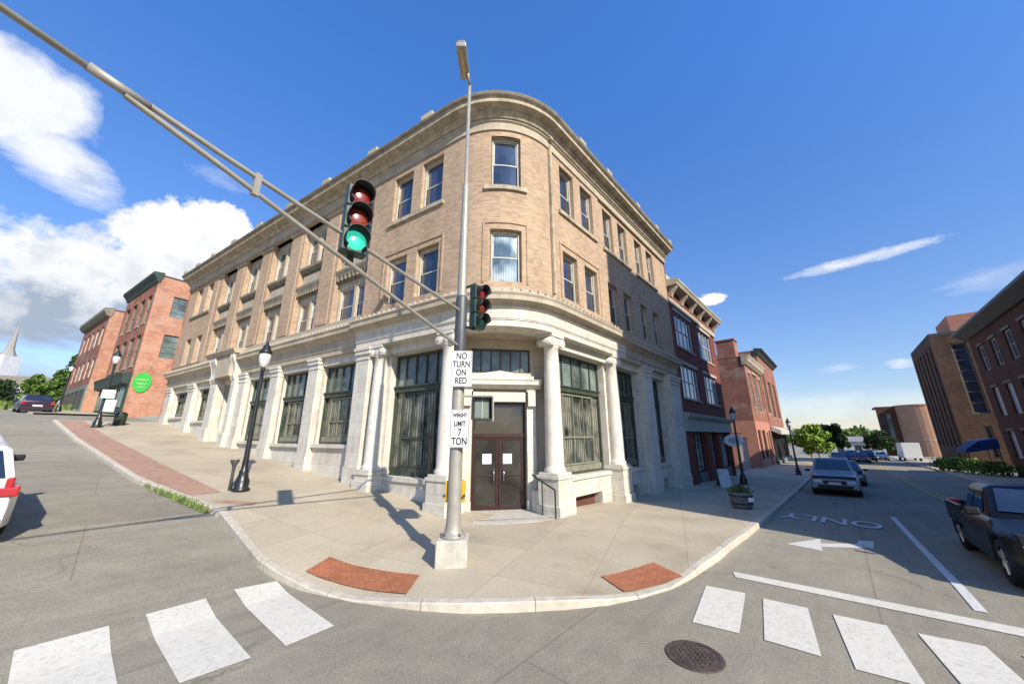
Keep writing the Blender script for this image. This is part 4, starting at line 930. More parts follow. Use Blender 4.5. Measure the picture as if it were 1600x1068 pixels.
m = MB(); m.prism([(q.x, q.y) for q in p], 11.5, 11.7)
for a, b in ((p[1], p[2]), (p[2], p[3]), (p[3], p[0])): m.face([(a.x, a.y, -5.5), (b.x, b.y, -5.5), (b.x, b.y, 11.5), (a.x, a.y, 11.5)])
m.build('side_wall', 'redbrick2', b4)

# ------------------------------------------------------------------ across the street on the right
o_far = 17.5
FX = Fr(PR + nR*o_far, -uR, -nR)     # faces the street; s = -distance along uR
c1 = thing('shade_block', 'tall brown brick office block across the street, outside the right edge', 'building', FR.pt(6, 22, -2.5))
F17 = Fr(PR + nR*17, -uR, -nR)
h17 = [(-x-1.6, -x, z, z+2.2) for x in (1, 4, 7, 10, 12.8) for z in (2, 6, 10, 14)]
E17 = Fr(PR + uR*15.6 + nR*17, -nR, uR)
m = MB(); m.wall(F17, -15.6, -.2, -3, 19.9, h17, 0, .25); m.wall(E17, -12, 0, -3, 19.9, [], 0, .2); m.build('brick_wall', 'brownbrick', c1, weld=False)
W17 = Fr(PR + uR*.2 + nR*17, nR, -uR); m = MB(); m.wall(W17, 0, 12, -3, 19.9, [], 0, .2); m.build('brick_wall', 'brownbrick', c1, weld=False)
for h in h17: window(F17, *h, -.15, c1, 'offwhite', sash=False, zdiv=(.5,))
p = [FR.pt(.2, 17, 0), FR.pt(.2, 29, 0), FR.pt(15.6, 29, 0), FR.pt(15.6, 17, 0)]
m = MB(); m.prism([(q.x, q.y) for q in p], 19.85, 20.0); m.build('roof', 'roof', c1)
cm2 = thing('added_shade_block', 'unseen four-storey brick block added for shade across the street between the office block and the wide-eaved building', 'building', FR.pt(24, 24, -3))  # added out of view, height set to shade the dark red shop front
p = [FR.pt(15.8, 17.5, 0), FR.pt(21, 17.5, 0), FR.pt(21, 33, 0), FR.pt(15.8, 33, 0)]
Fm = Fr(PR + nR*17.5, -uR, -nR); hm = [(-x-1.2, -x, z, z+2.2) for x in (16.4, 18.6) for z in (1, 5, 9, 12.5)]
m = MB(); m.wall(Fm, -21, -15.8, -4, 16.0, hm, 0, .25)
for a, b in ((p[1], p[2]), (p[2], p[3]), (p[3], p[0])): m.face([(a.x, a.y, -4), (b.x, b.y, -4), (b.x, b.y, 16.0), (a.x, a.y, 16.0)])
m.build('brick_wall', 'brownbrick', cm2, weld=False)
for h in hm: window(Fm, *h, -.15, cm2, 'offwhite', sash=False, zdiv=(.5,))
m = MB(); m.prism([(q.x, q.y) for q in p], 15.9, 16.1); m.build('roof', 'roof', cm2)
c2 = thing('eaved_brick_building', 'dark brown brick building with wide dark eaves and pale blinds at the right edge', 'building', FR.pt(38, 24, -3.5))
def archbar(m, F, a0, a1, z, r, o0, o1, th=.12, n=10):
    cx = (a0+a1)/2; rr = (a1-a0)/2
    for i in range(n):
        p, q = math.pi*i/n, math.pi*(i+1)/n
        P = lambda R_, t_, o: F.pt(cx+R_*math.cos(t_), o, z+R_*math.sin(t_))
        m.face([P(rr, p, o1), P(rr+th, p, o1), P(rr+th, q, o1), P(rr, q, o1)])
        m.face([P(rr+th, p, o0), P(rr+th, p, o1), P(rr+th, q, o1), P(rr+th, q, o0)][::-1])
s_end = 43.0
m = MB(); hh = []
for i in range(6):
    a = -s_end+1.3+i*3.4
    for (z0, z1) in ((-1.9, .3), (1.6, 4.0), (5.5, 7.7)): hh.append((a, a+1.55, z0, z1))
m.wall(FX, -s_end, -21.2, -4, 9.3, hh, 0, .3); E5 = Fr(PR + uR*s_end + nR*o_far, -nR, uR); m.wall(E5, -14, 0, -4, 9.3, [], 0, .2)
W5 = Fr(PR + uR*21.2 + nR*o_far, nR, -uR); m.wall(W5, 0, 14, -4, 9.3, [], 0, .2)
m.build('brick_wall', 'brownbrick', c2, weld=False)
for k, h in enumerate(hh):
    f = window(FX, *h, -.12, c2, 'offwhite', 'glass' if h[2] > 5 else 'shutter', sash=False, div=(.5,), zdiv=(.5,), w=.1)
    q = MB(); q.box(FX, h[0]-.1, h[1]+.1, .001, .06, h[3]+.03, h[3]+.22); q.build('lintel', 'cornice_dark', f)
m = MB(); m.sweep(FX, -s_end-.8, -21.3, [(-.3, 8.6), (.2, 8.7), (.75, 9.2), (.85, 9.3), (.85, 9.5), (-5, 12.0)]); m.build('eaves_roof', 'darkframe', c2)
m = MB(); a, b, c, d = [FX.pt(x, o, 12.0) for x, o in ((-s_end-.8, -5), (-21.3, -5), (-21.3, -12), (-s_end-.8, -12))]; m.face([a, b, c, d]); m.face([d, c, (c.x+nR.x*3, c.y+nR.y*3, 9.3), (d.x+nR.x*3, d.y+nR.y*3, 9.3)])
m.face([FX.pt(-s_end-.8, .85, 9.5), FX.pt(-s_end-.8, -5, 12), FX.pt(-s_end-.8, -12, 12), FX.pt(-s_end-.8, -15, 9.3)]); m.build('roof', 'roof', c2)
c3 = thing('strip_window_tower', 'tall brown brick block with vertical window strips right of the round brick building', 'building', FR.pt(88, 28, -4))
FX3 = Fr(PR + nR*o_far, -uR, -nR)
s0, s1, h3 = 58.3, 73.5, 12.2
MAT['towerbrick'] = brick('dark brown tower brick', (0.13, 0.07, 0.045), (0.09, 0.05, 0.032), (0.12, 0.095, 0.07), soil=.7, spk=.6)
hh = [(-s1+1.2+i*2.4, -s1+2.2+i*2.4, -1.5, 11) for i in range(6)]
E3 = Fr(PR + uR*s0 + nR*o_far, nR, -uR)
he = [(1.5, 2.8, 2.4, 11), (1.9, 2.5, -2.6, 1.0), (4.8, 8.8, -2.2, 11)]
m = MB(); m.wall(FX3, -s1, -s0, -5, h3, hh, 0, .5); m.wall(E3, 0, 16, -5, h3, he, 0, .4); m.build('brick_wall', 'towerbrick', c3, weld=False)
for a in (3.4, 4.1, 9.3, 10.1): q = MB(); q.box(E3, a, a+.35, 0, .1, -3, 11.8); q.build('pale_strip', 'cornice', c3)
for h in hh: window(FX3, *h, -.3, c3, 'darkframe', 'glass', sash=False, zdiv=(.15, .3, .45, .6, .75, .9), w=.1)
for h in he: window(E3, *h, -.2, c3, 'cornice_dark', 'shopwares' if h[1] > 4 else 'glass', sash=False, div=(.5,) if h[1] > 4 else (), zdiv=(.15, .3, .45, .6, .75, .9), w=.15)
m = MB(); q = [FR.pt(s0, o_far, 0), FR.pt(s1, o_far, 0), FR.pt(s1, o_far+16, 0), FR.pt(s0, o_far+16, 0)]; q = [(p.x, p.y) for p in q]; m.prism(q[::-1], h3-.1, h3+.35); m.build('roof', 'roof', c3)
q = [FR.pt(s0+3, o_far+2.5, 0), FR.pt(s0+10, o_far+2.5, 0), FR.pt(s0+10, o_far+14, 0), FR.pt(s0+3, o_far+14, 0)]; q = [(p.x, p.y) for p in q][::-1]
m = MB(); m.prism(q, h3+.35, h3+3); m.build('penthouse', 'salmon', c3)
aw = thing('blue_awning', 'dark blue canopy on posts in front of the brown brick building at the right edge', 'awning', FR.pt(62, 17, -3))
m = MB(); F = Fr(FR.pt(47.5, 17.6, 0), -uR, -nR); m.sweep(F, -1.9, 1.9, [(0, -1.2), (2.1, -1.7), (2.1, -1.4), (1.2, -.6), (0, -.35)]); m.build('canopy', 'blue', aw)
m = MB()
for a in (-1.8, 1.8):
    for o_ in (.1, 2.0): p = F.pt(a, o_, 0); m.tube((p.x, p.y, gh(p.x, p.y)-.1), (p.x, p.y, -1.6 if o_ > 1 else -1.2), .05)
m.build('canopy_post', 'blackmetal', aw, weld=False)
# round brick building
def polar(azd, h, z): a = R(azd); return Vector((h*math.sin(a), h*math.cos(a), z))
c = polar(48.9, 135, 0); zb = gh(c.x, c.y)
c4 = thing('round_brick_building', 'orange brick building with a round drum-shaped end in the distance', 'building', (c.x, c.y, zb))
m = MB(); m.lathe([(4.2, -6), (4.2, 6.9), (4.35, 6.95), (4.35, 7.25), (0, 7.3)], (c.x, c.y, 0), 32, smooth=False)
MAT['drumbrick'] = brick('orange tan brick', (0.5, 0.27, 0.16), (0.44, 0.23, 0.135), (0.45, 0.33, 0.24), soil=.3)
v = m.build('drum_wall', 'drumbrick', c4)
m = MB(); m.lathe([(4.24, -1.3), (4.24, -1.0)], (c.x, c.y, 0), 32, smooth=False, caps=False); m.build('string_course', 'stone', c4)
Fw = Fr(c + Vector((-3.2, 3.6, 0)), Vector((.76, -.65, 0)), Vector((-.65, -.76, 0)))
m = MB(); m.wall(Fw, -2.9, 2.0, -6, 6.9, [(-2.4, -1.6, -2, 5.4), (-1.2, -.4, -2, 5.4)], 1.5, .3); m.box(Fw, -2.91, 2.0, -6, 1.49, 6.7, 7.1); m.build('wing_wall', 'brownbrick', c4, weld=False)
window(Fw, -2.4, -1.6, -2, 5.4, 1.3, c4, 'darkframe', 'glass', sash=False, zdiv=(.33, .66)); window(Fw, -1.2, -.4, -2, 5.4, 1.3, c4, 'palegreen', 'glass_trans', sash=False, zdiv=(.33, .66))

# ------------------------------------------------------------------ left-hand row
def left_block(s0, s1, H, label, name, mat, cor, wins, signy=True):
    b = thing(name, label, 'building', FL.pt(-(s0+s1)/2, -4, gh(*FL.pt(-(s0+s1)/2, 0, 0)[:2])))
    sd = Fr(FL.pt(-s0, 0, 0), -nL, -uL)     # side wall facing the camera; s = distance inward from the street corner
    zb = 0
    return b, sd
b5 = thing('green_sign_building', 'pale red brick building with dark green cornice and round green sign on its side', 'building', FL.pt(-43, -4, 1.9))
sd = Fr(FL.pt(-38, 0, 0), -nL, -uL)
sw = [(1.35, 2.75, 11.4, 13.5), (1.35, 2.75, 7.3, 9.6), (4.5, 5.9, 11.4, 13.5), (4.5, 5.9, 7.3, 9.6)]
m = MB(); m.wall(sd, 0, 15, 0, 15.3, sw, 0, .2); m.build('side_wall', 'redbrick', b5, weld=False)
for h in sw: window(sd, *h, -.1, b5, 'greygreen', 'glass_trans', sash=False, zdiv=(.25, .5, .75))
hs_ = [(-47.6, -46.2, 6.4, 9.4), (-45, -43.6, 6.4, 9.4), (-42.4, -41, 6.4, 9.4), (-40, -38.8, 6.4, 9.4)]
hs_ += [(a, b, 10.6, 13.4) for a, b, _, _ in hs_]
m = MB(); m.wall(FL, -48.5, -38, 5.6, 15.0, hs_, 0, .2); m.build('brick_wall', 'redbrick2', b5, weld=False)
for h in hs_: simple_window(FL, *h, -.1, b5, 'greygreen', lintel='redbrick2')
m = MB(); m.sweep(FL, -48.6, -37.9, [(-.1, 14.5), (.1, 14.6), (.2, 14.9), (.45, 15.2), (.5, 15.3), (.5, 15.5), (-.3, 15.6)]); m.build('cornice', 'darkgreen_p', b5)
m = MB(); m.box(FL, -48.5, -38.02, -.3, .1, 1, 5.6); m.sweep(FL, -48.6, -38, [(.1, 4.6), (.5, 4.7), (.6, 5.3), (.7, 5.6), (.1, 5.7)]); m.build('shopfront', 'darkgreen_p', b5)
for i in range(4): window(FL, -48+i*2.5, -46.2+i*2.5, 2.6, 4.5, .16, b5, 'greygreen', 'glass', sash=False, div=(.5,))
q = [FL.pt(-38, -.1, 0), FL.pt(-38, -15, 0), FL.pt(-48.5, -15, 0), FL.pt(-48.5, -.1, 0)]
m = MB(); m.prism([(p.x, p.y) for p in q], 15.2, 15.4)
for a, b in ((q[1], q[2]), (q[2], q[3])): m.face([(a.x, a.y, 0), (b.x, b.y, 0), (b.x, b.y, 15.2), (a.x, a.y, 15.2)])
m.build('roof', 'roof', b5)
gs = thing('round_green_sign', 'bright green round sign with lime lettering on the pale red side wall', 'sign', sd.pt(.62, .05, 4.85))
m = MB(); cc = sd.pt(.72, .03, 4.85); n_ = sd.n
ring = lambda r, o: [sd.pt(.72+r*math.cos(2*math.pi*i/32), o, 4.85+r*1.5*math.sin(2*math.pi*i/32)) for i in range(32)]
for A_, B_ in ((ring(.6, .01), ring(.6, .09)),):
    m.face(B_)
    for i in range(32): j = (i+1) % 32; m.face([A_[i], A_[j], B_[j], B_[i]])
m.build('sign_board', 'signgreen', gs)
m = MB()
for (x0, x1, zz_, am) in ((-.4, .4, 5.05, .1), (-.32, .32, 4.68, .1), (-.2, .25, 4.4, .05)):
    n = 22
    for i in range(n):
        f0, f1 = i/n, (i+1)/n; g0 = [sd.pt(.72+x0+(x1-x0)*f, .105, zz_+am*math.sin(f*22)) for f in (f0, f1)]
        m.tube(g0[0], g0[1], .04, n=5)
m.build('script_strokes', 'signlime', gs)
b6 = thing('far_red_building', 'second red brick building further up the left-hand street', 'building', FL.pt(-62, -4, 3))
sd6 = Fr(FL.pt(-56, 0, 0), -nL, -uL)
m = MB(); m.wall(sd6, 0, 15, 1, 15.3, [], 0, .2); m.build('side_wall', 'redbrick', b6, weld=False)
hh = [(-69+i*2.6, -67.6+i*2.6, z, z+2.4) for i in range(5) for z in (7, 11)]
m = MB(); m.wall(FL, -70, -56, 2, 15.0, hh, 0, .2); m.build('brick_wall', 'mixbrick', b6, weld=False)
for h in hh: window(FL, *h, -.1, b6, 'offwhite', 'glass', sash=False, zdiv=(.5,))
m = MB(); m.sweep(FL, -70.1, -55.9, [(-.1, 14.4), (.3, 14.5), (.6, 15.0), (.6, 15.4), (-.3, 15.6)]); m.build('cornice', 'cornice_dark', b6)
m = MB(); m.box(FL, -70, -56.02, -.3, .12, 2, 6); m.build('shopfront', 'greygreen', b6)
for i in range(5): window(FL, -69.5+i*2.7, -67.4+i*2.7, 3.4, 5.5, .18, b6, 'darkframe', 'glass', sash=False, div=(.5,))
q = [FL.pt(-56, -.1, 0), FL.pt(-56, -15, 0), FL.pt(-70, -15, 0), FL.pt(-70, -.1, 0)]
m = MB(); m.prism([(p.x, p.y) for p in q], 15.2, 15.4); m.build('roof', 'roof', b6)
# low concrete wall by the alley
lw_ = MB(); F = Fr(FL.pt(-38.3, .0, 0), nL, uL); 
m = MB(); F = Fr(FL.pt(-30.5, -.8, 0), -uL, nL); m.box(F, -7.2, -.5, -.3, 0, .3, 1.7); tag(m.build('low_wall', 'concrete', None, bevel=.02), 'low grey concrete wall in the alley below the round green sign', 'wall')

# ------------------------------------------------------------------ signal pole with mast arm
PX, PY = -1.17, 7.6; PZ = walkz(PX, PY)
mast = thing('signal_mast', 'tall galvanised signal pole on a square concrete footing with a long twin-tube arm', 'signal pole', (PX, PY, PZ))
m = MB(); q = .335
m.cube((PX, PY, PZ+.2), (.6, .6, .5), R(4)); 
ft = m.build('footing', 'concrete', mast, bevel=.03)
m = MB(); m.lathe([(.24, PZ+.45), (.24, PZ+.48), (.19, PZ+.5), (.155, PZ+.62), (.143, PZ+.8), (.138, -.5), (.126, 1.4), (.115, 3.0), (.1, 4.6), (.082, 6.2), (.07, 6.25), (.05, 6.3), (.045, 9.55)], (PX, PY, 0), 20)
m.build('pole', 'galv', mast)
m = MB()
for k in range(4): a = R(45+90*k); m.lathe([(.022, PZ+.45), (.022, PZ+.53)], (PX+.21*math.cos(a), PY+.21*math.sin(a), 0), 8)
m.build('anchor_bolts', 'galvdark', mast, weld=False)
m = MB(); m.lathe([(.13, 1.75), (.135, 1.8), (.132, 3.1), (.12, 3.15)], (PX, PY, 0), 18); m.build('arm_collar', 'galvdark', mast)
AD = Vector((-.454, -.891, 0)).normalized()
def armpt(k, low):
    z = 2.36 + .15*k; sp = .85 - .147*k
    return Vector((PX, PY, 0)) + AD*k + Vector((0, 0, z + (-sp/2 if low else sp/2)))
for low in (True, False):
    m = MB(); pts = [armpt(k, low) for k in (.12, 2.5, 4.8)] + [(armpt(5.6, True)+armpt(5.6, False))/2 + Vector((0, 0, -.03 if low else .03))]
    for a, b in zip(pts, pts[1:]): m.tube(a, b, .034, .032, 12, caps=False)
    m.build('arm_tube', 'galv', mast)
m = MB(); a, b = armpt(4.41, True), armpt(4.41, False); m.tube(a, b, .03, n=8); m.cube(((a+b)/2)[:], (.07, .07, (b-a).z+.1), math.atan2(AD.y, AD.x)); m.build('arm_strut', 'galv', mast)
m = MB(); a = (armpt(5.55, True)+armpt(5.55, False))/2; b = a + AD*3.2 + Vector((0, 0, .4)); m.tube(a - AD*.12, a + AD*.3 + Vector((0, 0, .045)), .048, n=12); m.tube(a, b, .034, .03, n=12); m.build('arm_tip', 'galv', mast)
# luminaire
m = MB(); m.tube((PX, PY, 9.5), (PX-.03, PY-.25, 9.66), .04, .035); m.build('luminaire_arm', 'galv', mast)
lu = MB(); L0 = Vector((PX-.12, PY-.05, 9.7)); dl = Vector((0.0, -1, 0)).normalized(); F = Fr(L0, Vector((-dl.y, dl.x, 0)), dl)
lu.box(F, -.13, .13, 0, .9, 9.66, 9.82); lu.box(F, -.1, .1, .04, .9, 9.82, 9.87); lo = lu.build('luminaire', 'galv', mast, bevel=.03)
m = MB(); m.box(F, -.035, .045, .1, .82, 9.63, 9.668); m.build('luminaire_lens', 'lumglass', lo, bevel=.01)

def signal_head(loc, face, label, lit=2, size=1.0, hdir=None):
    """three-section signal: housing, visors and lenses"""
    t = thing('traffic_light', label, 'traffic light', loc, 0, 'traffic lights on the signal mast')
    f = Vector(face).normalized(); u = Vector((-f.y, f.x, 0)); u.normalize()
    F = Fr(Vector(loc), -u if False else u, f)
    z = loc[2]; s = size
    for i in range(3):
        zc_ = z + (1-i)*.345*s
        m = MB(); m.box(F, -.17*s, .17*s, -.19*s, .0, zc_-.168*s, zc_+.168*s); hb = m.build('housing', 'siggreen', t, bevel=.02)
        # visor: open tunnel
        m = MB(); n = 18; r = .15*s
        for k in range(n):
            a0 = R(-50)+R(280)*k/n; a1 = R(-50)+R(280)*(k+1)/n
            def P(a, o, rr): return F.pt(rr*math.cos(a), o, zc_+rr*math.sin(a))
            cut = lambda a: (.2 if math.sin(a) > -.2 else .09)*s
            m.face([P(a0, 0, r), P(a1, 0, r), P(a1, cut(a1), r), P(a0, cut(a0), r)], smooth=True)
            m.face([P(a0, 0, r-.008), P(a0, cut(a0), r-.008), P(a1, cut(a1), r-.008), P(a1, 0, r-.008)], smooth=True)
            m.face([P(a0, cut(a0), r), P(a1, cut(a1), r), P(a1, cut(a1), r-.008), P(a0, cut(a0), r-.008)])
        m.build('visor', 'sigblack', hb)
        m = MB(); nn = 20
        ringp = lambda rr, o: [F.pt(rr*math.cos(2*math.pi*k/nn), o, zc_+rr*math.sin(2*math.pi*k/nn)) for k in range(nn)]
        A_, B_, C_ = ringp(.142*s, .005), ringp(.10*s, .03*s), ringp(.05*s, .042*s)
        for X_, Y_ in ((A_, B_), (B_, C_)):
            for k in range(nn): j = (k+1) % nn; m.face([X_[k], X_[j], Y_[j], Y_[k]], smooth=True)
        m.face(C_, smooth=True)
        mt_ = ['lens_red_off', 'lens_amber_off', 'lens_green_off'][i] if lit != i else 'lens_green_on'
        m.build('lens', mt_, hb)
    return t, F
hz = 3.32
hl = (-2.54+.12, 4.90-.1, hz)
t, F = signal_head(hl, (.62, -.78, 0), 'large green-housed traffic light on the mast arm showing green', lit=2, size=1.14)
m = MB(); m.box(F, -.05, .05, -.3, -.2, hz-.7, hz+.5); m.build('bracket', 'galvdark', t)
h2l = (-.72, 7.5, 2.86)
t, F = signal_head(h2l, (.8, -.6, 0), 'smaller traffic light with red lenses facing right, fixed to the pole', lit=9, size=1.0)
m = MB(); m.tube((PX, PY, 2.45), (-.85, 7.5, 2.32), .03); m.tube((PX, PY, 3.35), (-.85, 7.5, 3.42), .03); m.tube((-.85, 7.5, 2.3), (-.85, 7.5, 3.44), .03); m.build('bracket', 'siggreen', t, weld=False)
# pedestrian signal beside the pole
pz = .56; t = thing('pedestrian_signal', 'dark box-shaped pedestrian signal on a bracket right of the pole, in front of the door', 'pedestrian signal', (-.66, 7.45, pz))
F = Fr(Vector((-.64, 7.45, 0)), Vector((.97, .25, 0)), Vector((.25, -.97, 0)))
m = MB(); m.box(F, -.2, .2, -.18, 0, pz-.22, pz+.22); bars(m, F, -.21, .21, pz-.23, pz+.23, .12, .02, .12); hb = m.build('housing', 'blackmetal', t, bevel=.008)
m = MB(); m.box(F, -.15, .15, 0.001, .012, pz-.19, pz+.19); m.build('face', 'greygreen', hb); m = MB(); m.box(F, -.012, .012, .012, .03, pz-.2, pz+.2); m.box(F, .24, .27, -.1, -.06, pz-.25, pz+.26); m.build('divider', 'galv', hb)
m = MB(); m.tube((PX, PY, pz+.28), F.pt(.25, -.1, pz+.28), .022); m.tube(F.pt(0, -.1, pz+.28), F.pt(0, -.1, pz+.2), .02); m.build('bracket', 'galv', t, weld=False)
# push button housings
for e, lab in ((-1, 'yellow push-button box on the left side of the signal pole'), (1, 'yellow push-button box on the right side of the signal pole')):
    t = thing('push_button_box', lab, 'push button', (PX+e*.2, PY, -1.1), 0, 'yellow push-button boxes on the pole')
    m = MB(); m.cube((PX+e*.17, PY+.05, -1.08), (.07, .12, .4), 0); bx_ = m.build('housing', 'pedyellow', t, bevel=.015)
    m = MB(); m.tube((PX+e*.2, PY-.05, -1.15), (PX+e*.2, PY-.07, -1.15), .03, n=12); m.build('button', 'galvdark', bx_)
# signs
def sign(name, label, z0, z1, lines, sizes, wdt=.44, ang=0.0, cx=-.02):
    F = Fr(Vector((PX+cx, PY-.2, 0)), Vector((math.cos(ang), math.sin(ang), 0)), Vector((math.sin(ang), -math.cos(ang), 0)))
    t = thing(name, label, 'sign', F.pt(0, 0, z0))
    m = MB(); m.box(F, -wdt/2, wdt/2, -.006, 0, z0, z1); pl = m.build('sign_plate', 'signwhite', t, bevel=.002)
    m = MB(); bars(m, F, -wdt/2+.015, wdt/2-.015, z0+.015, z1-.015, .0015, .008, .001); m.build('sign_border', 'signblack', pl)
    n = len(lines); dz = (z1-z0-.06)/n
    for i, (tx, sz) in enumerate(zip(lines, sizes)):
        text('lettering', tx, F.pt(0, .002, z1-.03-dz*(i+.5)), F.u, (0, 0, 1), sz, 'signblack', t, depth=.0008, sx=.74, bold=.004)
    m = MB(); m.box(F, -.05, .05, -.06, -.008, z0+.1, z0+.14); m.box(F, -.05, .05, -.06, -.008, z1-.14, z1-.1); m.build('sign_clamp', 'galvdark', t)
sign('no_turn_sign', 'white sign reading NO TURN ON RED on the signal pole', 1.02, 1.80, ['NO', 'TURN', 'ON', 'RED'], [.2, .19, .19, .19], .46, R(3), .075)
sign('weight_limit_sign', 'white sign reading WEIGHT LIMIT 7 TON below the turn sign', -.22, .54, ['WEIGHT', 'LIMIT', '7', 'TON'], [.105, .14, .2, .2], .42, R(-6), .085)

# ------------------------------------------------------------------ black street lamps
def lamp(loc):
    x, y, z = loc
    t = thing('street_lamp', '', 'street lamp', loc, 0, 'black street lamps along the sidewalks')
    m = MB(); m.lathe([(.24, 0), (.24, .06), (.19, .1), (.2, .28), (.16, .36), (.12, .5), (.13, .56), (.09, .62), (.085, .8), (.075, 1.0), (.055, 3.4), (.05, 3.72), (.08, 3.76), (.06, 3.82)], (x, y, z), 14); m.build('post', 'blackmetal', t)
    m = MB(); m.lathe([(.07, 3.82), (.11, 3.88), (.155, 4.02), (.175, 4.18), (.165, 4.3), (.14, 4.38)], (x, y, z), 16); g = m.build('globe', 'lampglass', t)
    m = MB(); m.lathe([(.2, 4.3), (.185, 4.38), (.12, 4.47), (.11, 4.56), (.05, 4.62), (.03, 4.72), (0, 4.76)], (x, y, z), 16); m.build('cap', 'blackmetal', t)
    return t
def zs(x, y): return walkz(x, y)
L1 = lamp((-8.33, 11.48, zs(-8.33, 11.48))); L1['label'] = 'tall black street lamp with frosted globe on the sidewalk left of the signal pole'
for (x, y), lab in (((-24.65, 21.23), 'black street lamp carrying white signs at the far end of the left sidewalk'), ((14.24, 22.97), 'black street lamp in front of the dark red shop building'), ((24.25, 31.45), 'black street lamp at the kerb by the salmon building, furthest down the right sidewalk'), ((-43.0, 33.5), 'distant black street lamp outside the green sign building on the hill')):
    c = copy_tree(L1); c.location = (x, y, zs(x, y)); c['label'] = lab
# white signs and green blade signs on the left lamp
t = thing('parking_sign', 'white parking sign on the far left street lamp', 'sign', (-24.6, 21.1, 2.3))
F = Fr(Vector((-24.6, 21.1, 0)), Vector((.75, .66, 0)), Vector((.66, -.75, 0))); zl = zs(-24.65, 21.23)
m = MB(); m.box(F, -.1, .45, .1, .13, zl+1.7, zl+2.2); m.build('sign_plate', 'signwhite', t)
m = MB(); m.box(F, .15, .6, .2, .22, zl+.9, zl+1.6); m.build('sign_plate', 'signwhite', t)
t = thing('bin', 'dark green litter bin beside the far left street lamp', 'litter bin', (-25.2, 22.9, zl))
m = MB(); m.lathe([(.28, 0), (.3, .8), (.32, .85)], (-25.2, 22.9, zl), 12); m.build('body', 'darkgreen_p', t); m = MB(); m.lathe([(.33, .85), (.2, .98), (0, 1.02)], (-25.2, 22.9, zl), 12); m.build('lid', 'blackmetal', t)
# small hydrant-like post by the lamp
t = thing('low_post', 'short flared metal post just left of the tall black street lamp', 'post', (-8.6, 11.3, zs(-8.6, 11.3)))
m = MB(); m.lathe([(.05, 0), (.04, .5), (.05, .7), (.12, .86), (.12, .9)], (-8.62, 11.42, zs(-8.6, 11.3)), 10); m.build('shaft', 'galvdark', t)

# planter and A-frame board on the right sidewalk
def ground_obj(x, y): return walkz(x, y)
px_, py_ = 8.45, 13.95; pz_ = walkz(px_, py_)
t = thing('barrel_planter', 'round barrel planter with green plants on the right sidewalk near the kerb', 'planter', (px_, py_, pz_))
m = MB(); m.lathe([(.3, 0), (.34, .12), (.37, .3), (.38, .5), (.36, .56), (.33, .56), (.33, .5)], (px_, py_, pz_), 20); m.build('barrel', 'barrel', t)
m = MB(); [m.lathe([(r, z), (r+.004, z+.05)], (px_, py_, pz_), 20, caps=False) for r, z in ((.362, .16), (.39, .42))]; m.build('hoop', 'blackmetal', t)
m = MB()
for i in range(420):
    a = random.uniform(0, 6.28); r = random.uniform(0, .42); z = pz_+.55+random.uniform(0, .26)*(1-(r/.5)**2); p = Vector((px_+r*math.cos(a), py_+r*math.sin(a), z)); d = Vector((random.gauss(0, 1), random.gauss(0, 1), random.gauss(0, .6))).normalized(); e = d.orthogonal().normalized(); m.face([p-d*.05, p+e*.02, p+d*.05, p-e*.02])
m.build('plants', 'leaf', t, weld=False)
m = MB(); m.box(Fr((px_+.1, py_-.4, 0), Vector((1, .2, 0)), Vector((.2, -1, 0))), -.1, .1, 0, .02, pz_+.28, pz_+.42); m.build('tag', 'paper', t)
c = FR.pt(14.2, 1.3, 0); z = walkz(c.x, c.y)
t = thing('a_frame_board', 'grey folding A-frame board standing outside the dark red shop', 'sandwich board', (c.x, c.y, z))
F = Fr(c, uR*.6+nR*.8, nR*.6-uR*.8)
for e in (-1, 1):
    m = MB()
    a = [F.pt(-.3, e*.28, z), F.pt(.3, e*.28, z), F.pt(.3, e*.03, z+.95), F.pt(-.3, e*.03, z+.95)]; off = F.n*(e*.02)
    m.face([p+off for p in (a if e > 0 else a[::-1])]); m.face([p-off for p in (a[::-1] if e > 0 else a)])
    for i in range(4): j = (i+1) % 4; m.face([a[i]-off, a[j]-off, a[j]+off, a[i]+off])
    m.build('board', 'shutter' if e > 0 else 'greygreen', t)

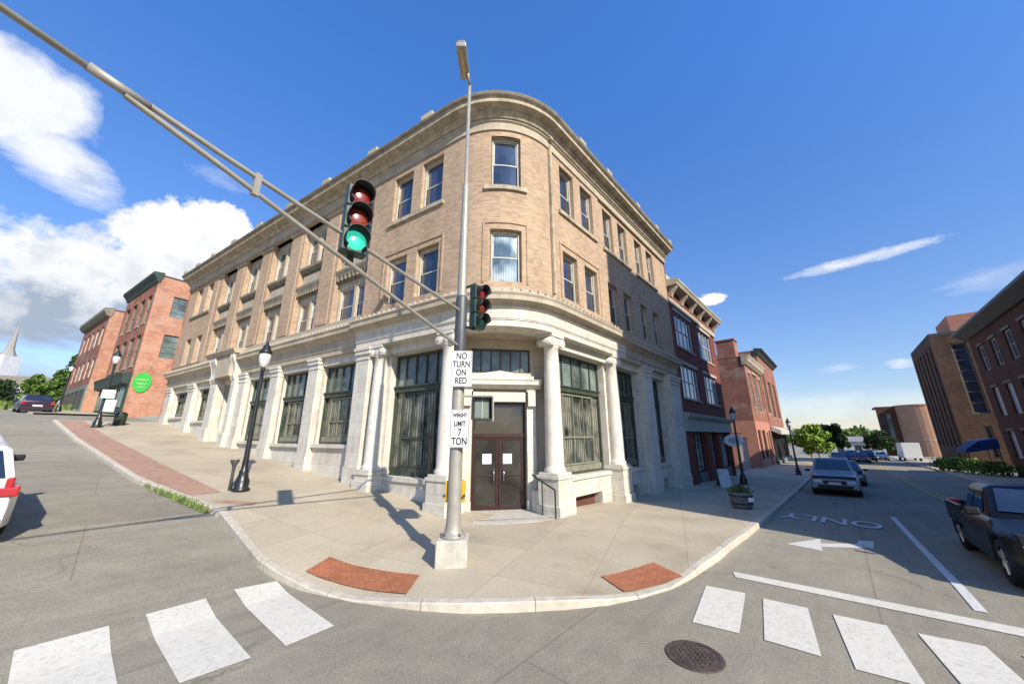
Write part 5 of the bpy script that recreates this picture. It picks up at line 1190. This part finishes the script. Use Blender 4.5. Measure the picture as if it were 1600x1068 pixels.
# ------------------------------------------------------------------ trees and plants
def leafcloud(m, c, r, n, size, flat_=1.0):
    c = Vector(c)
    for i in range(n):
        d = Vector((random.gauss(0, 1), random.gauss(0, 1), random.gauss(0, 1))).normalized() * (random.random()**.45)
        p = c + Vector((d.x*r[0], d.y*r[1], d.z*r[2]))
        a = Vector((random.gauss(0, 1), random.gauss(0, 1), random.gauss(0, 1))).normalized(); b = a.orthogonal().normalized(); b = (Matrix.Rotation(random.uniform(0, 6.28), 3, a) @ b)
        s = size*random.uniform(.6, 1.4); e = a.cross(b)
        m.face([p-b*s, p+e*s*.55, p+b*s, p-e*s*.55])
def tree(x, y, h, r, label, leaf='leaf', n=2600, size=.22, name='tree', group=None, trunk=.3, z=None, narrow=1.0):
    z = gh(x, y) if z is None else z
    t = thing(name, label, 'tree', (x, y, z), 0, group)
    m = MB(); th = h*trunk
    m.tube((x, y, z-.1), (x+.02*h, y, z+th), .035*h*.5, .025*h*.5, 8)
    tips = []
    for i in range(6):
        a = i*1.05+random.random(); q = (x+.02*h+math.cos(a)*r*.55, y+math.sin(a)*r*.55, z+th+(h-th)*random.uniform(.3, .7)); m.tube((x+.02*h, y, z+th*.95), q, .012*h, .004*h, 6); tips.append(q)
    m.tube((x+.02*h, y, z+th), (x+.01*h, y, z+h*.85), .012*h, .003*h, 6)
    m.build('trunk', 'bark', t, weld=False)
    m = MB(); k = 16
    for i in range(k):
        a = random.uniform(0, 6.28); rr = r*random.uniform(.2, .8)*narrow; zz = z+th+(h-th)*random.uniform(.08, .95); f_ = math.sin(min(1, max(.1, (zz-z-th*.6)/(h-th*.6)))*3.0)*.7+.35
        leafcloud(m, (x+math.cos(a)*rr*f_, y+math.sin(a)*rr*f_, zz), (r*.36, r*.36, (h-th)*.17), n//k, size)
    for q in tips: leafcloud(m, q, (r*.35, r*.35, r*.3), n//30, size)
    m.build('crown', leaf, t, weld=False)
    return t
tree(*polar(39.9, 62, 0)[:2], 4.9, 1.9, 'bright green young tree at the end of the right-hand sidewalk', 'leafbright', 3000, .2)
tree(*polar(39.2, 70, 0)[:2], 4.6, 1.6, 'low green tree just behind the bright tree by the end building', 'leaf', 2000, .2)
tree(*polar(41.0, 88, 0)[:2], 6.6, 2.4, 'dark green tree rising behind the bright young tree', 'leafdark', 2400, .26)
tree(*polar(41.9, 104, 0)[:2], 5.4, 1.9, 'dark tree left of the parked cars, half behind the other trees', 'leafdark', 2000, .28)
tree(*polar(45.7, 118, 0)[:2], 5.6, 2.6, 'round dark tree left of the round brick building', 'leafdark', 2400, .3)
tree(*polar(44.9, 124, 0)[:2], 4.9, 2.2, 'smaller dark tree behind the parked cars', 'leafdark', 1800, .3)
# hedge bushes in front of the brown tower
for i, (azd, hh_, rr, lab) in enumerate(((49.3, 60, 1.1, 'leftmost low green bush below the brown brick tower'), (50.1, 59, 1.3, 'bright green bush second from the left below the brown brick tower'), (50.9, 58, 1.1, 'third green bush below the brown brick tower'), (51.8, 55, 1.1, 'green bush beside the blue canopy'), (52.9, 53, 1.1, 'rightmost green bush under the blue canopy'))):
    c = polar(azd, hh_, 0); z = gh(c.x, c.y); t = thing('bush', lab, 'bush', (c.x, c.y, z), 0, 'bushes below the brown brick tower')
    m = MB()
    for k in range(6): leafcloud(m, (c.x+random.uniform(-.7, .7)*rr, c.y+random.uniform(-.7, .7)*rr, z+rr*.7), (rr*.7, rr*.7, rr*.6), 110, .12)
    m.build('foliage', 'leafbright' if i % 2 else 'leaf', t, weld=False)
    m = MB(); m.tube((c.x, c.y, z-.05), (c.x, c.y, z+rr*.5), .05, n=6); m.build('stem', 'bark', t)
# left: trees on the rise
for azd, hh_, H_, rr, leaf, lab in ((-51.6, 118, 12.0, 2.0, 'leafdark', 'tall dark tree behind the far red building on the hill'), (-52.4, 100, 6.6, 2.0, 'leaf', 'broad green tree right of the dark wagon on the hill'), (-53.9, 92, 5.0, 1.3, 'leaf', 'slim green tree above the dark wagon'), (-56.3, 120, 5.2, 5.0, 'leafdark', 'low dark tree at the left edge on the hill'), (-55.3, 130, 5.0, 5.0, 'leaf', 'low green tree below the pale steeple')):
    c = polar(azd, hh_, 0); tree(c.x, c.y, H_, rr, lab, leaf, 2600, .3, trunk=.2)
m = MB()
for i in range(2600):
    c = polar(random.uniform(-60, -50.6), random.uniform(66, 125), 0); s = .35; z = gh(c.x, c.y)
    a = random.uniform(0, 6.28); d = Vector((math.cos(a), math.sin(a), 0)); m.face([c+Vector((0, 0, z))-d*s, c+Vector((0, 0, z))+d*s, c+Vector((0, 0, z+random.uniform(.4, 1.1)))])
mark_stuff(m.build('grass_verge', 'grass', weld=False))
# pale church with steeple on the hill
c = polar(-55.2, 170, 0); z = gh(c.x, c.y)
t = thing('church', 'distant white church with a pale pointed steeple on the hill at the left edge', 'church', (c.x, c.y, z))
m = MB(); m.cube((c.x, c.y+4, z+4), (7, 10, 8)); m.build('nave_wall', 'shutter', t)
m = MB(); m.cube((c.x, c.y-3, z+8), (3.6, 3.6, 14)); m.build('tower', 'shutter', t)
m = MB(); m.lathe([(1.6, 15), (.8, 17), (.1, 24)], (c.x, c.y-3, z), 8, smooth=False); m.build('spire', 'galv', t)
m = MB(); m.prism([(c.x-3.8, c.y-1.1), (c.x+3.8, c.y-1.1), (c.x+3.8, c.y+9.2), (c.x-3.8, c.y+9.2)], z+8, z+8.3); m.build('roof', 'roof', t)
c = polar(-54.6, 125, 0); z = gh(c.x, c.y)
t = thing('grey_house', 'small grey house with a gabled roof behind the dark wagon', 'house', (c.x, c.y, z))
m = MB(); m.cube((c.x, c.y, z+2.2), (7, 6, 4.4), R(30)); m.build('wall', 'shutter', t)
F = Fr((c.x, c.y, 0), Vector((math.cos(R(30)), math.sin(R(30)), 0)), Vector((math.sin(R(30)), -math.cos(R(30)), 0))); m = MB(); m.sweep(F, -3.8, 3.8, [(3.4, z+4.3), (3.4, z+4.45), (0, z+6.6), (-3.4, z+4.45), (-3.4, z+4.3)]); m.build('roof', 'cornice_dark', t)
# far wooded ridge on the right and behind everything
m = MB()
for i in range(9000):
    azd = random.uniform(-62, -50) if i % 5 == 0 else random.uniform(34, 66); hgt = 330+random.uniform(-25, 60)
    if azd < -40: hgt = 230
    c = polar(azd, hgt, 0); base = gh(c.x, c.y); top = 9.0+1.2*math.sin(azd*.9)+.9*math.sin(azd*2.3+1)+random.uniform(-1.5, .6)
    if azd < -40: top = 8+3*math.sin(azd*1.3)
    z = base + random.uniform(0, 1)**.7*top + 1.0; s = random.uniform(.8, 1.7)
    a = Vector((random.gauss(0, 1), random.gauss(0, 1), random.gauss(0, .8))).normalized(); b = a.orthogonal().normalized(); e = a.cross(b); p = Vector((c.x, c.y, z))
    m.face([p-b*s, p+e*s*.8, p+b*s, p-e*s*.8])
mark_stuff(m.build('wooded_ridge', 'leaf', weld=False))
# white low building behind the parked cars
c = polar(43.6, 150, 0); z = gh(c.x, c.y)
t = thing('white_shed', 'long low white building behind the distant parked cars', 'building', (c.x, c.y, z))
F = Fr((c.x, c.y, 0), Vector((.72, -.69, 0)), Vector((-.69, -.72, 0)))
m = MB(); m.wall(F, -7, 6, z, z+3.4, [(-5, -3.4, z, z+2.4), (-1, .6, z+.8, z+2.4), (2.6, 4.2, z+.8, z+2.4)], 0, .2); m.build('wall', 'shutter', t, weld=False)
m = MB(); m.sweep(F, -7.5, 6.5, [(.4, z+3.3), (.4, z+3.5), (-4, z+4.9), (-8, z+3.5)]); m.build('roof', 'galv', t)
for h in ((-5, -3.4, z+.02, z+2.38), (-1, .6, z+.82, z+2.38), (2.6, 4.2, z+.82, z+2.38)): window(F, *h, -.1, t, 'darkframe', 'glass', sash=False)

# ------------------------------------------------------------------ vehicles
def loft(m, secs, smooth=True, cap=True):
    for A_, B_ in zip(secs, secs[1:]):
        for i in range(len(A_)-1): m.face([A_[i], B_[i], B_[i+1], A_[i+1]], smooth=smooth)
    if cap: m.face(secs[0], smooth=False); m.face(secs[-1][::-1], smooth=False)
def car(body, label, name, L=4.6, Wd=1.8, H=1.5, kind='sedan', group=None, cat='car', clad=None):
    """built along +x (front), wheels on z = 0; returned root at the origin"""
    t = thing(name, label, cat, (0, 0, 0), 0, group)
    hw = Wd/2; x0, x1 = -L/2, L/2
    bel = {'sedan': .60, 'suv': .60, 'wagon': .60, 'pickup': .66}[kind]*H; sill = .17*H
    hood = bel*(.93 if kind != 'sedan' else .95)
    fx, rx = x1-.82, x0+.80; wr = .33 if kind == 'sedan' else .36
    if kind == 'sedan': cabin = [(x0+.55, bel+.02), (x0+1.15, H), (x1-1.85, H), (x1-1.05, bel)]
    elif kind == 'pickup': cabin = [(x0+1.7, bel+.02), (x0+1.78, H), (x1-2.0, H), (x1-1.3, bel)]
    elif kind == 'wagon': cabin = [(x0+.12, bel+.02), (x0+.5, H-.02), (x1-1.9, H), (x1-1.1, bel)]
    else: cabin = [(x0+.08, bel+.02), (x0+.36, H-.03), (x1-1.95, H), (x1-1.2, bel)]
    # lower body with wheel arches: outline of the side, cut by arches
    def under(x):
        z = sill
        for cx in (fx, rx):
            d = abs(x-cx)
            if d < wr+.07: z = max(z, math.sqrt((wr+.07)**2-d*d)+wr*.98)
        return z
    xs = sorted(set([x0, x0+.05, x0+.15, x0+.3, x1-.3, x1-.15, x1-.05, x1] + [x0+.3+(L-.6)*i/40 for i in range(41)] + ([x0+.07, x0+.071, x0+1.6, x0+1.601] if kind == 'pickup' else []) + [c+s*(wr+.07)*k for c in (fx, rx) for s in (-1, 1) for k in (1.001, .97, .9, .75, .5)]))
    def top(x):
        if kind == 'pickup' and x0+.0705 < x < x0+1.6005: return max(.62, under(x)+.1)
        if x > x1-1.2: k = (x-(x1-1.2))/1.2; return bel*(1-k)+ (hood-.10*H)*k if k < .95 else hood-.14*H
        if kind == 'sedan' and x < x0+.55: k = (x0+.55-x)/.55; return bel - .03*k - (.06 if k > .93 else 0)
        return bel
    def wid(x):
        e = min(x-x0, x1-x); w = hw
        if e < .5: w = hw*(1-.14*(1-e/.5)**2.2)
        return w
    secs = []
    for x in xs:
        w = wid(x); u = min(under(x), top(x)-.08); tp = top(x)
        half = [(w-.05, u), (w, u+.03), (w+.005, (u+tp)/2), (w-.015, tp-.10), (w-.09, tp-.015), (w*.55, tp+.01), (0, tp+.018)]
        P_ = [Vector((x, y, z)) for y, z in half] + [Vector((x, -y, z)) for y, z in half[-2::-1]]
        secs.append([Vector((x, w-.3, u))] + P_ + [Vector((x, -w+.3, u))])
    m = MB(); loft(m, secs); bd = m.build('body', body, t)
    m = MB(); m.box(Fr((0, 0, 0), Vector((1, 0, 0)), Vector((0, -1, 0))), x0+.1, x1-.1, -hw+.14, hw-.14, sill-.04, bel-.15); m.build('underbody', 'trim', t)
    if kind == 'pickup':
        Fb = Fr((0, 0, 0), Vector((1, 0, 0)), Vector((0, -1, 0)))
        for s in (1, -1):
            m = MB(); o0, o1 = sorted((s*(hw-.09), s*(hw-.005))); m.box(Fb, x0+.05, x0+1.66, o0, o1, max(.6, sill), bel+.015); m.build('bed_side', body, t, bevel=.02)
        m = MB(); m.box(Fb, x0+.0, x0+.06, -hw+.1, hw-.1, sill+.2, bel+.015); m.build('tailgate', body, t, bevel=.015)
    # cabin
    def sec(x, zt):
        zb = bel-.02; wb = hw-.10; k = (zt-zb)/(H-zb); wt = wb-.17*k
        return [Vector((x, wb, zb)), Vector((x, wb-(wb-wt)*.9, zt-.06*k)), Vector((x, wt-.08*k, zt)), Vector((x, 0, zt+.02*k)), Vector((x, -wt+.08*k, zt)), Vector((x, -wb+(wb-wt)*.9, zt-.06*k)), Vector((x, -wb, zb))]
    def cz(x):
        for (xa, za), (xb, zb_) in zip(cabin, cabin[1:]):
            if xa <= x <= xb: return za+(zb_-za)*(x-xa)/(xb-xa)
    cx = sorted(set([c[0] for c in cabin] + [cabin[0][0]+(cabin[3][0]-cabin[0][0])*i/14 for i in range(15)]))
    m = MB(); loft(m, [sec(x, max(cz(x), bel+.0)) for x in cx]); cb = m.build('cabin', body, t)
    def quad(nm, pts, mt, par, off): 
        n = (Vector(pts[1])-Vector(pts[0])).cross(Vector(pts[2])-Vector(pts[1])).normalized(); q = MB(); q.face([Vector(p)+n*off for p in pts]); return q.build(nm, mt, par)
    # glass
    (xa, za), (xb, zb_), (xc, zc2), (xd, zd) = cabin
    def on(x, k, s):
        zt = cz(x); zb2 = bel-.02; wb = hw-.10; kk = (zt-zb2)/(H-zb2); wt = wb-.17*kk; z = zb2+(zt-.06*kk-zb2)*k; w = wb-(wb-wt)*.9*k; return (x, s*w, z)
    for s in (1, -1):
        for A_, B_ in ((xb-.12*(kind == 'sedan')+.05, (xb+xc)/2-.04), ((xb+xc)/2+.04, xc+.28)):
            pts = [on(A_, .16, s), on(B_, .16, s), on(min(B_, xc-.02) if B_ > xc else B_, .88, s), on(A_, .88, s)]
            if s < 0: pts = pts
            else: pts = pts[::-1]
            quad('side_window', pts, 'carglass', cb, .012)
    ww = hw-.24
    def endq(xl, zl, xh, zh, nm, rev):
        a = .14; b = .86; P0 = (xl+(xh-xl)*a, zl+(zh-zl)*a); P1 = (xl+(xh-xl)*b, zl+(zh-zl)*b)
        pts = [(P0[0], -ww, P0[1]+.02), (P0[0], ww, P0[1]+.02), (P1[0], ww-.12, P1[1]+.02), (P1[0], -ww+.12, P1[1]+.02)]
        quad(nm, pts if not rev else pts[::-1], 'carglass', cb, .012)
    endq(xd, zd, xc, zc2, 'windscreen', False); endq(xa, za, xb, zb_, 'rear_window', True)
    # wheels
    for x in (fx, rx):
        for s in (1, -1):
            m = MB(); pr = [(wr*.62, -.10), (wr*.93, -.11), (wr, -.07), (wr, .07), (wr*.93, .11), (wr*.62, .10)]
            n = 24; yc = s*(hw-.12)
            for (r0, y0), (r1_, y1) in zip(pr, pr[1:]):
                for i in range(n):
                    a, b = 2*math.pi*i/n, 2*math.pi*(i+1)/n
                    m.face([(x+r0*math.cos(a), yc+y0, wr+r0*math.sin(a)), (x+r1_*math.cos(a), yc+y1, wr+r1_*math.sin(a)), (x+r1_*math.cos(b), yc+y1, wr+r1_*math.sin(b)), (x+r0*math.cos(b), yc+y0, wr+r0*math.sin(b))], smooth=True)
            wv = m.build('wheel', 'tyre', t)
            m = MB(); m.tube((x, yc+s*.04, wr), (x, yc+s*.075, wr), wr*.63, wr*.6, 24)
            for k in range(5): a = 2*math.pi*k/5; m.tube((x, yc+s*.085, wr), (x+wr*.57*math.cos(a), yc+s*.085, wr+wr*.57*math.sin(a)), .035, .03, 6)
            m.build('rim', 'rim', wv, weld=False)
    Fk = Fr((0, 0, 0), Vector((1, 0, 0)), Vector((0, -1, 0)))
    lz = hood-.20*H
    for s in (1, -1):
        m = MB(); m.cube((x1-.05, s*(hw-.32), lz+.03), (.2, .34, .14), s*-.16); m.build('headlight', 'clear_lens', t, bevel=.03)
        m = MB()
        if kind == 'sedan': m.cube((x0+.07, s*(hw-.27), bel-.16), (.16, .34, .14), s*.12)
        elif kind == 'suv': m.cube((x0+.08, s*(hw-.16), bel-.10), (.22, .26, .17), s*.1); m.cube((x0+.09, s*(hw-.17), bel+.05), (.16, .1, .18), s*.1)
        else: m.cube((x0+.07, s*(hw-.17), bel-.07), (.18, .2, .24), s*.12)
        m.build('tail_light', 'red_lens', t, bevel=.03)
        m = MB(); m.cube((xc+.62, s*(hw+.08), bel+.07), (.12, .2, .14)); m.build('wing_mirror', 'trim', t, bevel=.03)
        for xh in ((xb+xc)/2-.55, (xb+xc)/2+.42): m = MB(); m.cube((xh, s*(hw+.005), bel-.17), (.17, .02, .025)); m.build('door_handle', 'trim', t)
    m = MB(); m.cube((x1-.01, 0, lz-.0), (.06, Wd*.46, .17)); m.build('grille', 'trim', t, bevel=.02); m = MB(); m.cube((x1, 0, sill+.15), (.08, Wd*.7, .12)); m.build('air_intake', 'trim', t, bevel=.02); m = MB(); m.cube((x1+.05, 0, sill+.3), (.03, .5, .12)); m.build('licence_plate', 'plate', t)
    m = MB(); m.cube((x0+.01, 0, bel-.28), (.06, .52, .14)); m.build('licence_plate', 'plate', t)
    m = MB(); m.cube((x0+.09, 0, sill+.10), (.24, Wd*.86, .2)); m.build('bumper', clad or 'trim', t, bevel=.04); m = MB(); m.cube((x1-.1, 0, sill+.03), (.24, Wd*.84, .12)); m.build('bumper', clad or 'trim', t, bevel=.04)
    return t
def park(t, p, heading, z=None):
    """stand it at p (x, y) with its front along heading (a vector), tilted to the slope"""
    h = Vector((heading[0], heading[1], 0)).normalized(); p = Vector((p[0], p[1], 0))
    zf_, zb_ = gh(*(p+h*1.3)[:2]), gh(*(p-h*1.3)[:2])
    x = Vector((h.x*2.6, h.y*2.6, zf_-zb_)).normalized(); y = Vector((-h.y, h.x, 0)); w_ = x.cross(y)
    m_ = Matrix((x, y, w_)).transposed(); t.rotation_euler = m_.to_euler(); t.location = (p.x, p.y, (zf_+zb_)/2 + .012)
    return t
P_white = paint('white car paint', (0.72, 0.72, 0.71)); P_black = plain('black car paint', (0.006, 0.006, 0.007), 0.35, 0.0, 0.05, 3, spec=0.3, coat=0.08); P_plum = paint('dark plum car paint', (0.035, 0.012, 0.03)); P_silver = paint('silver blue car paint', (0.30, 0.34, 0.38)); P_grey = paint('grey car paint', (0.12, 0.13, 0.15)); P_red = paint('dark red car paint', (0.2, 0.02, 0.02)); P_blue = paint('deep blue car paint', (0.02, 0.05, 0.15))
for k_, v_ in (('pw', P_white), ('pb', P_black), ('pp', P_plum), ('ps', P_silver), ('pg', P_grey), ('pr', P_red), ('pbl', P_blue)): MAT[k_] = v_
c = FL.pt(-(3.8+2.3), 8.17, 0); park(car('pw', 'white SUV seen from behind at the left edge, red tail light showing', 'white_suv', 4.6, 1.85, 1.72, 'suv'), (c.x, c.y), uL)
c = FR.pt(2.65, 9.35, 0); park(car('pb', 'black pickup truck with open bed, cut off by the right edge', 'pickup_truck', 4.9, 1.84, 1.56, 'pickup', cat='pickup truck'), (c.x, c.y), -uR)
c = polar(-53.6, 51.5, 0); park(car('pp', 'dark plum wagon driving up the hill on the left', 'dark_wagon', 4.6, 1.85, 1.5, 'wagon'), (c.x, c.y), uL)
c = FR.pt(17.6, 6.1, 0); sv = park(car('ps', 'silver blue SUV facing the camera in the lane beside the right kerb', 'silver_suv', 4.8, 1.95, 1.8, 'suv'), (c.x, c.y), -uR)
c = FR.pt(25.5, 6.6, 0); park(car('pg', 'grey sedan directly behind the silver blue SUV', 'grey_sedan', 4.6, 1.85, 1.5, 'sedan'), (c.x, c.y), -uR)
far = [(41.6, 74, 'pg', 'wagon', 'dark grey wagon leftmost in the distant parked row'), (42.2, 80, 'pbl', 'sedan', 'deep blue sedan in the distant parked row'), (42.9, 84, 'ps', 'suv', 'silver SUV in the middle of the distant parked row'), (43.5, 78, 'pr', 'sedan', 'dark red sedan in the distant parked row'), (44.1, 86, 'pb', 'suv', 'black SUV in the distant parked row'), (45.1, 92, 'pw', 'sedan', 'white sedan right of the distant parked row'), (44.7, 99, 'pg', 'suv', 'grey SUV furthest back in the distant parked row')]
for azd, hh_, mt_, kd, lab in far:
    c = polar(azd, hh_, 0); park(car(mt_, lab, 'parked_car', 4.6, 1.82, 1.5 if kd != 'suv' else 1.72, kd, group='cars parked in the distance down the right street'), (c.x, c.y), Vector((-.6, -.75, 0)))
# white box van far down the street
c = polar(47.3, 92, 0); t = thing('white_van', 'white box van parked in front of the round brick building', 'van', (0, 0, 0))
F = Fr((0, 0, 0), Vector((1, 0, 0)), Vector((0, -1, 0)))
m = MB(); m.box(F, -2.8, 1.2, -1.05, 1.05, .55, 3.0); m.build('cargo_box', 'pw', t, bevel=.04)
m = MB(); m.sweep(Fr((0, 0, 0), Vector((0, -1, 0)), Vector((1, 0, 0))), -.95, .95, [(1.22, .5), (2.9, .5), (2.9, 1.2), (2.5, 1.35), (2.1, 2.15), (1.22, 2.2)]); m.build('cab', 'pw', t)
m = MB(); m.face([(2.53, -.85, 1.36), (2.53, .85, 1.36), (2.16, .8, 2.1), (2.16, -.8, 2.1)]); m.build('windscreen', 'carglass', t)
for x in (-1.8, 2.0):
    for s in (-1, 1): m = MB(); m.tube((x, s*.78, .4), (x, s*1.0, .4), .4, n=18); m.build('wheel', 'tyre', t)
park(t, (c.x, c.y), Vector((.62, .78, 0)))
for o in list(COL.objects):
    if o.type == 'EMPTY' and not o.get('label'): print('NOLABEL', o.name)
